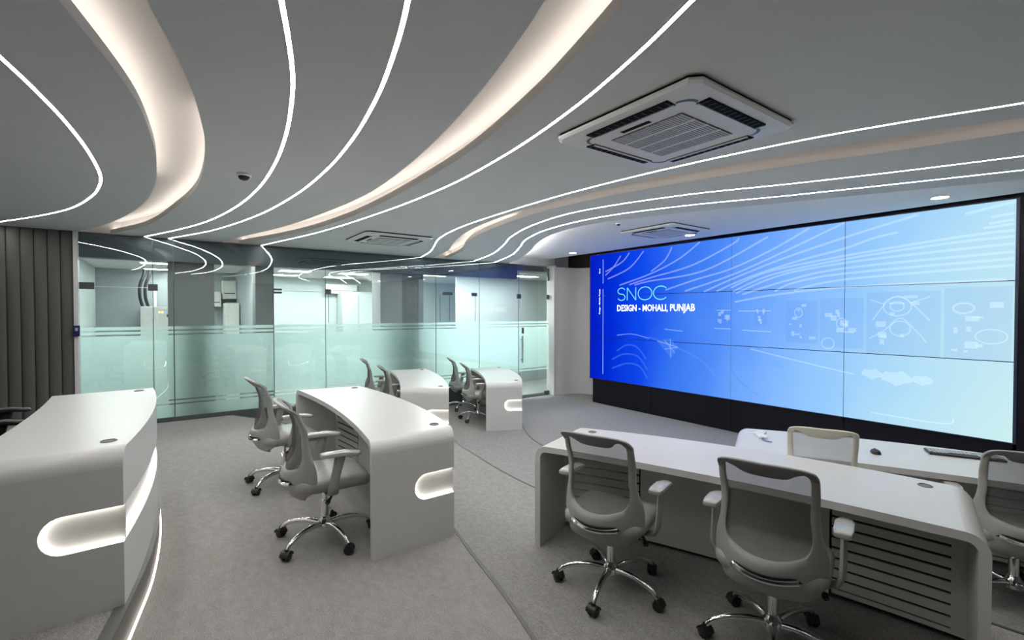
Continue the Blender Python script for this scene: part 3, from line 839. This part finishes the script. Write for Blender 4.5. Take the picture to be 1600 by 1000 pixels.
# ---------------------------------------------------------------- desks
DH = 0.75
def desk(label, nb, nf, fb, ff, sb, sf, zb, group):
    nb, nf, fb, ff = (Vector(p) for p in (nb, nf, fb, ff))
    org = (nb + nf + fb + ff) / 4
    root = empty('control_desk', (org.x, org.y, zb))
    tag(root, label, 'desk', group)
    nb -= org; nf -= org; fb -= org; ff -= org
    ch = ((fb + ff) - (nb + nf)); L = ch.length / 2
    D = ((nf - nb).length + (ff - fb).length) / 2
    fw = ((nf + ff) - (nb + fb)).normalized()
    back = lambda u: nb.lerp(fb, u) + fw * (sb * 4 * u * (1 - u))
    front = lambda u: nf.lerp(ff, u) + fw * (sf * 4 * u * (1 - u))
    def MP(w, s, z):
        u = w / L
        p = back(u).lerp(front(u), s / D)
        return (p.x, p.y, z)
    T, R = 0.042, 0.085
    us = [R + (L - 2 * R) * i / 24 for i in range(25)]
    b = MB(); b.grid([[MP(w, 0, DH), MP(w, D, DH), MP(w, D, DH - T), MP(w, 0, DH - T)] for w in us], closed=True)
    n = 4; k = 24 * 4
    b.f += [(0, 1, 2, 3), (k, k + 1, k + 2, k + 3)]
    top = b.build('desk_top', 'desk_white', root, smooth=True, angle=35)
    gz0, gz1, gl = 0.305, 0.48, 0.30
    gr = (gz1 - gz0) / 2
    notch = [(D - gl + gr - gr * math.sin(PI * i / 12), gz0 + gr - gr * math.cos(PI * i / 12)) for i in range(13)]
    cap = [(D, gz0)] + notch + [(D, gz1)]
    for side in (0, 1):
        W_ = (lambda w: w) if side == 0 else (lambda w: L - w)
        poly = [(0, 0), (D, 0)] + cap + [(D, DH - R), (0, DH - R)]
        b = MB()
        b.prism(poly, lambda s, z: MP(W_(0), s, z), lambda s, z: MP(W_(T), s, z))
        rows = []
        for i in range(9):
            a = PI / 2 * i / 8
            ow, oz = R - R * math.cos(a), DH - R + R * math.sin(a)
            iw, iz = R - (R - T) * math.cos(a), DH - R + (R - T) * math.sin(a)
            rows.append([MP(W_(ow), 0, oz), MP(W_(ow), D, oz), MP(W_(iw), D, iz), MP(W_(iw), 0, iz)])
        b.grid(rows, closed=True)
        ep = b.build('end_panel', 'desk_white', root, smooth=True, angle=35)
        b = MB(); b.prism(cap, lambda s, z: MP(W_(0.030), s, z), lambda s, z: MP(W_(T - 0.001), s, z))
        b.build('groove_liner', 'desk_white', ep)
        b = MB()
        e = 0.0015
        c2 = [(D - 0.002, gz0 + e)] + [(s + e, z + (e if z < (gz0 + gz1) / 2 else -e)) for s, z in notch] + [(D - 0.002, gz1 - e)]
        b.grid([[MP(W_(0.008), s, z), MP(W_(0.028), s, z)] for s, z in c2])
        b.build('groove_light', 'groove_led', ep)
    # front cladding with the lit groove
    us2 = [T + (L - 2 * T) * i / 24 for i in range(25)]
    for z0, z1, nm in ((0.0, gz0, 'front_panel'), (gz1, DH - T, 'front_panel')):
        b = MB(); b.grid([[MP(w, D - 0.04, z0), MP(w, D, z0), MP(w, D, z1), MP(w, D - 0.04, z1)] for w in us2], closed=True)
        b.f += [(0, 1, 2, 3), (96, 97, 98, 99)]
        fp = b.build(nm, 'desk_white', root, smooth=True, angle=35)
    b = MB(); b.grid([[MP(w, D - 0.045, gz0 - 0.02), MP(w, D - 0.030, gz0 - 0.02), MP(w, D - 0.030, gz1 + 0.02), MP(w, D - 0.045, gz1 + 0.02)] for w in us2], closed=True)
    b.build('groove_liner', 'desk_white', fp, smooth=True, angle=35)
    for z in (gz0 + 0.0015, gz1 - 0.0015):
        b = MB(); b.grid([[MP(w, D - 0.028, z), MP(w, D - 0.008, z)] for w in us2]); b.build('groove_light', 'groove_led', fp)
    # modesty wall on the seat side
    sm = D * 0.62
    def slab(w0, w1, s0, s1, z0, z1, name, mat, seg=6, par=root):
        b = MB(); ws = [w0 + (w1 - w0) * i / seg for i in range(seg + 1)]
        b.grid([[MP(w, s0, z0), MP(w, s1, z0), MP(w, s1, z1), MP(w, s0, z1)] for w in ws], closed=True)
        k = seg * 4; b.f += [(0, 1, 2, 3), (k, k + 1, k + 2, k + 3)]
        return b.build(name, mat, par)
    va, vb = 0.10, 0.62
    slab(T, L - T, sm + 0.012, sm + 0.03, 0.60, DH - T, 'top_rail', 'desk_inner')
    slab(vb + 0.012, L - vb - 0.012, sm, sm + 0.02, 0.03, 0.595, 'modesty_panel', 'desk_inner')
    slab(vb + 0.012, L - vb - 0.012, sm - 0.006, sm, 0.60, 0.64, 'cable_rail', 'desk_inner')
    for s_ in (0, 1):
        w0, w1 = (va, vb) if s_ == 0 else (L - vb, L - va)
        bk = slab(w0 - 0.04, w1 + 0.004, sm + 0.010, sm + 0.016, 0.06, 0.63, 'vent_backing', 'slot_black', 4) if s_ == 0 else slab(w0 - 0.004, w1 + 0.04, sm + 0.010, sm + 0.016, 0.06, 0.63, 'vent_backing', 'slot_black', 4)
        e0, e1 = (T, va) if s_ == 0 else (L - va, L - T)
        slab(e0, e1, sm, sm + 0.02, 0.04, 0.635, 'vent_stile', 'desk_inner', 1, bk)
        for i in range(9):
            z0 = 0.075 + i * 0.0625
            slab(w0, w1, sm, sm + 0.010, z0, z0 + 0.048, 'slat', 'desk_inner', 3, bk)
        slab(w0, w1, sm, sm + 0.010, 0.04, 0.065, 'vent_sill', 'desk_inner', 3, bk)
    for w in (0.20, L - 0.20):
        p = MP(w, D * 0.84, DH)
        b = MB(); b.lathe([(0.034, 0.0), (0.034, 0.003), (0.028, 0.0045), (0.027, 0.001)], 20, Matrix.Translation(p))
        b.build('cable_grommet', 'grommet_grey', root, smooth=True)
    return root

GD = 'white curved control desks with lit grooves'
desk('large white desk at the left edge, nearest the padded wall', (-.77, 2.84), (-.195, 2.865), (-.755, 5.04), (-.145, 5.09), 0.045, 0.07, ZT[0], GD)
desk('white desk in the middle with two grey chairs at its left', (.994, 2.87), (1.585, 2.885), (1.049, 5.345), (1.645, 5.25), 0.085, 0.115, ZT[1], GD)
desk('white desk behind the middle one, second from the glass door', (2.39, 5.78), (2.86, 5.34), (3.00, 7.72), (3.58, 7.60), 0.05, 0.10, ZT[2], GD)
desk('farthest white desk, standing in front of the glass door', (3.94, 6.14), (4.46, 5.90), (4.80, 8.06), (5.42, 7.92), 0.07, 0.12, ZT[3], GD)
desk('long white desk at lower right with slatted vents and two mesh chairs', (2.875, .42), (3.58, .60), (2.16, 2.70), (2.77, 2.94), 0.09, 0.15, ZT[2], GD)
desk('white desk closest to the video wall with keyboard and mouse on it', (4.56, .05), (5.26, .25), (3.64, 2.02), (4.36, 2.36), 0.07, 0.13, ZT[3], GD)

# ---------------------------------------------------------------- chairs
def lerp_tab(tab, z):
    if z <= tab[0][0]: return tab[0][1]
    for (a, va), (b, vb) in zip(tab[:-1], tab[1:]):
        if z <= b:
            t = (z - a) / (b - a); t = t * t * (3 - 2 * t)
            return va + (vb - va) * t
    return tab[-1][1]
YBK = [(.32, -.15), (.38, -.215), (.47, -.255), (.58, -.240), (.70, -.205), (.80, -.200), (.90, -.225), (.985, -.30)]
WRP = [(.32, .05), (.45, .13), (.58, .115), (.72, .07), (.86, .045), (1.0, .03)]
def back_pt(y, z, d=0.0):
    return (lerp_tab(YBK, z) + lerp_tab(WRP, z) * min(1.4, (y / 0.22) ** 2) + d, y, z)

def chair_proto(shell, seatm, meshm, band_, chromem='chrome'):
    r = empty('office_chair')
    # base
    b = MB(); b.lathe([(0.02, 0.075), (0.045, 0.085), (0.048, 0.125), (0.03, 0.15), (0.028, 0.16)], 16); b.build('base_hub', chromem, r, smooth=True)
    for i in range(5):
        a = 2 * PI * i / 5 + 0.35
        c, s = math.cos(a), math.sin(a)
        path = smooth_path([(0.03 * c, 0.03 * s, 0.112), (0.12 * c, 0.12 * s, 0.124), (0.21 * c, 0.21 * s, 0.116), (0.28 * c, 0.28 * s, 0.092), (0.312 * c, 0.312 * s, 0.062)], 4)
        n = len(path)
        b = MB(); b.tube(path, [0.020 - 0.007 * j / (n - 1) for j in range(n)], 10); b.build('base_leg', chromem, r, smooth=True)
        q = a + 0.6 * i
        cx, cy = 0.318 * c, 0.318 * s
        b = MB()
        for k in (-1, 1):
            Tm = Matrix.Translation((cx, cy, 0.029)) @ Matrix.Rotation(q, 4, 'Z') @ Matrix.Rotation(PI / 2, 4, 'Y')
            b.lathe([(0.018, k * 0.005), (0.029, k * 0.007), (0.029, k * 0.022), (0.02, k * 0.026)], 16, Tm)
        Tm = Matrix.Translation((cx, cy, 0.029)) @ Matrix.Rotation(q, 4, 'Z') @ Matrix.Rotation(PI / 2, 4, 'Y')
        b.tube([(cx, cy, 0.03), (cx, cy, 0.072)], 0.012, 8)
        hood = []
        for j in range(7):
            th = PI * j / 6
            hood.append([tuple(Matrix.Translation((cx, cy, 0.029)) @ Matrix.Rotation(q, 4, 'Z') @ Vector((sx, 0.033 * math.cos(th), 0.033 * math.sin(th)))) for sx in (-0.029, 0.029)])
        b.grid(hood)
        b.build('caster', 'plastic_black', r, smooth=True)
    b = MB(); b.tube([(0, 0, 0.14), (0, 0, 0.27)], 0.026, 16); b.tube([(0, 0, 0.27), (0, 0, 0.37)], 0.017, 14); b.build('gas_lift', chromem, r, smooth=True)
    b = MB(); b.box(-0.13, 0.12, -0.075, 0.075, 0.355, 0.40); b.build('tilt_mechanism', 'plastic_black', r, bevel=0.012)
    b = MB(); b.tube(smooth_path([(0.0, -0.07, 0.372), (0.01, -0.16, 0.365), (0.0, -0.20, 0.35), (-0.03, -0.225, 0.325)], 3), [0.008] * 8 + [0.016, 0.014], 8); b.build('lever', 'plastic_black', r, smooth=True)
    # seat
    def sup(rx, ry, z, e=0.42, n=40, dx=0.03):
        out = []
        for j in range(n):
            th = 2 * PI * j / n; c, s = math.cos(th), math.sin(th)
            x = rx * math.copysign(abs(c) ** e, c); y = ry * math.copysign(abs(s) ** e, s)
            zz = z - (0.03 * max(0, (x - 0.12) / 0.13) ** 2) + 0.006 * (abs(y) / ry) ** 2
            out.append((x + dx, y, zz))
        return out
    b = MB(); b.grid([sup(.20, .20, .385), sup(.225, .225, .395), sup(.235, .235, .41)], closed=True)
    b.add(sup(.20, .20, .385), [tuple(range(39, -1, -1))])
    b.build('seat_pan', shell, r, smooth=True)
    b = MB(); b.grid([sup(.235, .235, .41), sup(.245, .245, .425), sup(.245, .245, .455), sup(.23, .23, .475), sup(.17, .17, .482), sup(.05, .05, .480)], closed=True)
    b.add(sup(.05, .05, .480), [tuple(range(40))])
    b.build('seat', seatm, r, smooth=True, angle=60)
    # backrest frame
    half_o = [(0, .985), (.10, .985), (.175, .975), (.205, .945), (.210, .86), (.207, .76), (.213, .66), (.235, .57), (.243, .49), (.225, .41), (.16, .350), (.08, .325), (0, .320)]
    half_i = [(0, .900), (.085, .905), (.125, .938), (.162, .950), (.176, .90), (.172, .80), (.172, .72), (.179, .65), (.176, .60), (.152, .562), (.10, .542), (.05, .533), (0, .531)]
    so = smooth_path(half_o, 4); si = smooth_path(half_i, 4)
    O = so + [(-y, z) for y, z in reversed(so[1:-1])]
    I = si + [(-y, z) for y, z in reversed(si[1:-1])]
    rows = []
    K = 12
    for (oy, oz), (iy, iz) in zip(O, I):
        cy, cz = (oy + iy) / 2, (oz + iz) / 2
        ay, az = (oy - iy) / 2, (oz - iz) / 2
        hh = 0.014 + 0.012 * max(0, min(1, (0.75 - cz) / 0.3))
        ring = []
        for k in range(K):
            th = 2 * PI * k / K; c, s = math.cos(th), math.sin(th)
            c = math.copysign(abs(c) ** 0.6, c); s = math.copysign(abs(s) ** 0.6, s)
            ring.append(back_pt(cy + ay * c, cz + az * c, hh * s))
        rows.append(ring)
    rows.append(rows[0])
    b = MB(); b.grid(rows, closed=True)
    b.build('back_frame', shell, r, smooth=True, angle=60)
    # mesh panel filling the frame
    rows = []
    for t in range(9):
        f = t / 8
        rows.append([back_pt(iy * (1.01 - f), 0.70 + (iz - 0.70) * (1.01 - f), 0.004 + 0.02 * f * 0) for iy, iz in I + [I[0]]])
    b = MB(); b.grid(rows); b.build('back_mesh', meshm, r, smooth=True, angle=180)
    # darker band along the top rail, seen from behind and in front
    b = MB(); rows = []
    nn = len(so)
    sel = [(so[i], si[i]) for i in range(0, 15)]
    sel = [((-o[0], o[1]), (-i_[0], i_[1])) for o, i_ in reversed(sel[1:])] + sel
    for (oy, oz), (iy, iz) in sel:
        P_ = lambda t, d: back_pt(iy + (oy - iy) * t, iz + (oz - iz) * t, d)
        rows.append([P_(0.08, -0.0155), P_(0.5, -0.018), P_(0.92, -0.0155), P_(0.92, 0.0155), P_(0.5, 0.018), P_(0.08, 0.0155)])
    b.grid(rows, closed=True)
    b.build('head_band', band_, r, smooth=True, angle=60)
    # chrome grip slot in the lower shell
    b = MB(); path = []
    for j in range(13):
        t = -1 + 2 * j / 12
        path.append(back_pt(0.135 * t, 0.462 - 0.012 * (1 - t * t), -0.027))
    b.tube(path, 0.014, 8); b.build('chrome_grip', chromem, r, smooth=True)
    b = MB(); rows = []
    for j in range(15):
        t = -1 + 2 * j / 14; hgt = 0.029 * math.sqrt(max(0.0, 1 - t**8))
        rows.append([back_pt(0.15 * t, 0.457 - 0.012 * (1 - t * t) - hgt, -0.0262), back_pt(0.15 * t, 0.457 - 0.012 * (1 - t * t) + hgt, -0.0262)])
    b.grid(rows); b.build('grip_slot', 'slot_black', r)
    # back bracket
    b = MB(); b.tube(smooth_path([(-0.08, 0, 0.375), (-0.15, 0, 0.37), (-0.21, 0, 0.40)], 3), 0.03, 10); b.build('back_bracket', 'plastic_black', r, smooth=True)
    # armrests
    for s in (-1, 1):
        rows = []
        for x, w, h in [(-0.11, .022, .008), (-0.105, .034, .014), (-0.06, .041, .017), (0.04, .042, .017), (0.11, .038, .016), (0.135, .028, .012), (0.142, .016, .006)]:
            rows.append([(x + 0.03, s * 0.285 + w * math.copysign(abs(math.cos(2 * PI * k / 12)) ** .6, math.cos(2 * PI * k / 12)),
                          0.655 + h * math.copysign(abs(math.sin(2 * PI * k / 12)) ** .6, math.sin(2 * PI * k / 12)) - 0.012 * (x > 0.1)) for k in range(12)])
        b = MB(); b.grid(rows, closed=True); b.f += [tuple(range(11, -1, -1)), tuple(len(b.v) - 12 + k for k in range(12))]
        arm = b.build('armrest', 'arm_pad' if shell == 'chair_shell' else shell, r, smooth=True, angle=50)
        rows = []
        for t, (cx, cy, cz, lx, ly) in enumerate([(0.045, s * .285, .645, .036, .014), (0.030, s * .285, .58, .032, .014), (0.01, s * .285, .50, .030, .015), (0.0, s * .283, .44, .034, .016), (0.0, s * .265, .395, .036, .014), (0.0, s * .20, .378, .036, .012), (0.0, s * .06, .376, .034, .010)]):
            nx = abs(t - 3) 
            ring = []
            for k in range(8):
                th = 2 * PI * k / 8
                if t < 4: ring.append((cx + lx * math.cos(th), cy + ly * math.sin(th), cz))
                elif t == 4: ring.append((cx + lx * math.cos(th), cy + ly * 0.7 * math.sin(th), cz - s * ly * 0.7 * math.sin(th) * -1 * -1))
                else: ring.append((cx + lx * math.cos(th), cy, cz - s * ly * math.sin(th)))
            rows.append(ring)
        b = MB(); b.grid(rows, closed=True)
        b.build('arm_post', shell, arm, smooth=True, angle=60)
    return r

GC = 'mesh-back office chairs at the desks'
protos = {
    'grey': chair_proto('chair_shell', 'chair_seat', 'back_mesh', 'chair_band'),
    'cream': chair_proto('chair_lit_tone', 'chair_seat', 'back_mesh_lit_tone', 'chair_lit_tone'),  # same grey chair, its cream lighting carried by the material colours
    'black': chair_proto('chair_black', 'chair_black', 'back_mesh_dark', 'chair_black', 'plastic_black'),
}
used = set()
def chair(kind, x, y, z, deg, label, spin=0, k=1.0):
    p = protos[kind]
    o = p if kind not in used else copy_tree(p)
    used.add(kind)
    o.location = (x, y, z); o.rotation_euler = (0, 0, math.radians(deg))
    o.scale = (k, k, k)
    for ch_ in o.children:                      # the five-star base swivels under the seat
        if ch_.name.startswith(('base_leg', 'caster')):
            ch_.rotation_euler = (0, 0, math.radians(spin))
    tag(o, label, 'chair', GC)
    return o
chair('grey', .84, 3.37, ZT[1], -3, 'grey mesh office chair at the middle desk, the nearer of its pair', -22)
chair('grey', .82, 4.70, ZT[1], 3, 'grey mesh office chair at the middle desk, the farther of its pair', -22)
chair('grey', 2.23, 2.02, ZT[2], 19, 'grey mesh office chair facing the left end of the long lower-right desk', 22, 1.045)
chair('grey', 2.52, 1.17, ZT[2], 16, 'largest grey mesh office chair, front centre-right, before the slatted vent', 26, 1.045)
chair('cream', 4.00, 1.52, ZT[3], 24, 'grey mesh office chair with cream light put into its colour, at the desk closest to the video wall', 10, 1.045)
chair('grey', 4.36, .54, ZT[3], 25, 'grey mesh office chair cut off by the right edge of the picture', 30, 1.045)
chair('grey', 2.62, 6.36, ZT[2], -14, 'nearer chair of the pair at the desk behind the middle one')
chair('grey', 2.73, 7.44, ZT[2], -16, 'farther chair of the pair at the desk behind the middle one')
chair('grey', 4.26, 6.90, ZT[3], -22, 'nearer chair of the pair at the farthest desk by the glass door', -10)
chair('grey', 4.52, 7.85, ZT[3], -20, 'farther chair of the pair at the farthest desk by the glass door')
chair('black', -1.03, 3.75, ZT[0], 0, 'black chair behind the left desk, the nearer one at the frame edge')
chair('black', -1.02, 4.80, ZT[0], 8, 'black chair behind the left desk, the farther one near the padded wall')

# ---------------------------------------------------------------- ceiling air conditioners
def cassette(cx, cy, z, label, rz=0.0):
    r = empty('ceiling_air_conditioner', (cx, cy, z), rz)
    H = 0.475; c = 0.045
    octo = lambda h, c: [(-h + c, -h), (h - c, -h), (h, -h + c), (h, h - c), (h - c, h), (-h + c, h), (-h, h - c), (-h, -h + c)]
    b = MB(); b.prism(octo(H - 0.008, c), lambda x, y: (x, y, 0.0), lambda x, y: (x, y, -0.014)); b.build('painted_gap_shade', 'ac_dark', r)  # black plate standing in for the shade between panel and ceiling
    b = MB()
    hi = 0.325
    outer = octo(H, c); inner = octo(hi, 0.03)
    rows = [[(x, y, -0.014) for x, y in outer], [(x, y, -0.024) for x, y in outer], [(x * 0.97, y * 0.97, -0.034) for x, y in outer], [(x, y, -0.042) for x, y in inner]]
    b.grid(rows, closed=True)
    b.build('panel', 'ac_white', r)
    b = MB(); b.prism(octo(hi, 0.03), lambda x, y: (x, y, -0.020), lambda x, y: (x, y, -0.042)); b.build('intake_frame', 'ac_white', r)
    for k in range(4):
        T = Matrix.Rotation(PI / 2 * k, 4, 'Z')
        b = MB(); b.box(-0.27, 0.27, -0.405, -0.335, -0.0435, -0.030, T); b.build('air_outlet', 'ac_dark', r)
        b = MB(); b.box(-0.265, 0.265, -0.350, -0.338, -0.050, -0.036, T); b.build('louver', 'ac_white', r)
        b = MB()
        for q in range(12):
            b.box(-0.255 + q * 0.046, -0.247 + q * 0.046, -0.400, -0.352, -0.046, -0.036, T)
        b.build('vane_row', 'chair_black', r)['kind'] = 'stuff'
        pth = [(-0.345 + 0.07 * (1 - math.cos(t * PI / 12)), -0.275 - 0.07 * math.sin(t * PI / 12)) for t in range(7)]
        b = MB(); b.grid([[tuple(T @ Vector((x, y, -0.0425))), tuple(T @ Vector((x * 1.04, y * 1.04, -0.0425)))] for x, y in pth]); b.build('corner_mark', 'grommet_grey', r)
    b = MB(); b.box(-0.235, 0.235, -0.235, 0.235, -0.0445, -0.040); g = b.build('intake_recess', 'slot_black', r)
    for q in range(4):
        x0 = -0.235 + q * 0.119
        b = MB()
        for j in range(26):
            y0 = -0.232 + j * 0.018
            b.box(x0, x0 + 0.107, y0, y0 + 0.0132, -0.049, -0.044)
        b.build('intake_grille', 'ac_grille', r)['kind'] = 'stuff'
        b = MB(); b.box(x0 + 0.105, x0 + 0.119, -0.235, 0.235, -0.050, -0.044); b.build('grille_bar', 'ac_white', r)
    b = MB(); b.box(-0.29, -0.262, -0.07, 0.12, -0.0445, -0.040); b.build('indicator_window', 'ac_dark', r)
    tag(r, label, 'air conditioner', 'cassette air conditioners in the ceiling')
cassette(2.33, 1.67, ZC, 'large white ceiling air conditioner right of centre near the viewer')
cassette(2.50, 6.44, ZC, 'small-looking white ceiling air conditioner above the middle of the glass wall')
cassette(5.95, 4.36, ZU, 'white ceiling air conditioner just above the video wall')

def downlight(x, y, label):
    r = empty('downlight', (x, y, ZU))
    b = MB(); b.lathe([(0.085, 0.0), (0.085, -0.006), (0.075, -0.010), (0.068, -0.006), (0.068, 0.0)], 24); b.build('rim', 'trim_white', r, smooth=True)
    b = MB(); b.lathe([(0.068, -0.003), (0.066, -0.007)], 24); b.build('lens', 'downlight', r)
    tag(r, label, 'downlight', 'round downlights along the video wall')
downlight(6.60, 1.40, 'round glowing downlight above the right half of the video wall')
downlight(6.62, 4.38, 'round glowing downlight beside the air conditioner over the video wall')
downlight(6.67, 7.10, 'round glowing downlight above the left end of the video wall')
downlight(6.55, -1.3, 'round downlight beyond the right end of the video wall')

def sensor(x, y, z, label, s=1.0):
    r = empty('ceiling_sensor', (x, y, z))
    b = MB(); b.lathe([(0.05 * s, 0), (0.05 * s, -0.015 * s), (0.045 * s, -0.02 * s)], 20); b.build('mount', 'ac_white', r, smooth=True)
    b = MB(); b.lathe([(0.04 * s, -0.018 * s), (0.037 * s, -0.032 * s), (0.025 * s, -0.045 * s), (0.008 * s, -0.05 * s)], 20); b.build('dome', 'plastic_black', r, smooth=True)
    tag(r, label, 'sensor')
sensor(.452, 4.10, ZC, 'small dark dome sensor on the ceiling left of the curved LED line')
sensor(4.97, 4.39, ZU, 'tiny black sensor on the ceiling left of the video wall air conditioner', 0.7)

# ---------------------------------------------------------------- things on the desk closest to the screen
zt = ZT[3] + DH
kb = empty('keyboard', (4.90, .88, zt), math.radians(-64))
b = MB(); b.box(-0.22, 0.22, -0.075, 0.075, 0.002, 0.016); b.build('case', 'plastic_black', kb, bevel=0.004)
b = MB()
for i in range(5):
    for j in range(18):
        if i == 0 and 4 < j < 12: continue
        b.box(-0.212 + j * 0.0236, -0.193 + j * 0.0236, -0.05 + i * 0.024, -0.031 + i * 0.024, 0.016, 0.022)
b.build('keys', 'key_grey', kb)['kind'] = 'stuff'
tag(kb, 'black keyboard with grey keys on the desk under the screen', 'keyboard')
ms = empty('computer_mouse', (4.44, 1.30, zt), math.radians(30))
rows = []
for i in range(9):
    t = i / 8; x = -0.052 + 0.104 * t
    w = 0.031 * math.sqrt(max(0.02, 1 - (2 * t - 1) ** 4)); h = 0.034 * math.sqrt(max(0.02, 1 - (2 * t - 0.85) ** 2 * 0.75))
    rows.append([(x, w * math.cos(PI * k / 8), 0.001 + h * math.sin(PI * k / 8) ** 0.8) for k in range(9)])
b = MB(); b.grid(rows); b.f += [tuple(range(9)), tuple(72 + k for k in range(9))]; b.build('shell', 'plastic_black', ms, smooth=True, angle=60)
b = MB(); b.tube([(0.02, 0, 0.030), (0.035, 0, 0.027)], 0.006, 8); b.build('wheel', 'grommet_grey', ms)
tag(ms, 'small black computer mouse on the desk under the screen', 'mouse')
for i, (x, y, rz, mt, lab) in enumerate([(4.20, 2.06, 40, 'paper_white', 'white plastic adapter lying near the left end of the screen desk'),
                                         (4.32, 2.13, 10, 'paper_white', 'white folded packet next to the adapter on the screen desk')]):
    r = empty(('power_adapter', 'paper_packet')[i], (x, y, zt), math.radians(rz))
    b = MB(); b.box(-0.07, 0.07, -0.035, 0.035, 0.001, 0.022 - 0.008 * i); b.build('body', mt, r, bevel=0.006)
    if i == 0:
        b = MB(); b.tube(smooth_path([(-0.07, 0, 0.012), (-0.11, 0.02, 0.008), (-0.15, 0.0, 0.006), (-0.17, -0.04, 0.006)], 4), 0.005, 6); b.build('lead', 'screw_blue', r, smooth=True)
    else:
        b = MB(); b.box(-0.05, 0.05, -0.02, 0.02, 0.014, 0.018); b.build('flap', 'paper_white', r)
    tag(r, lab, ('adapter', 'packet')[i])
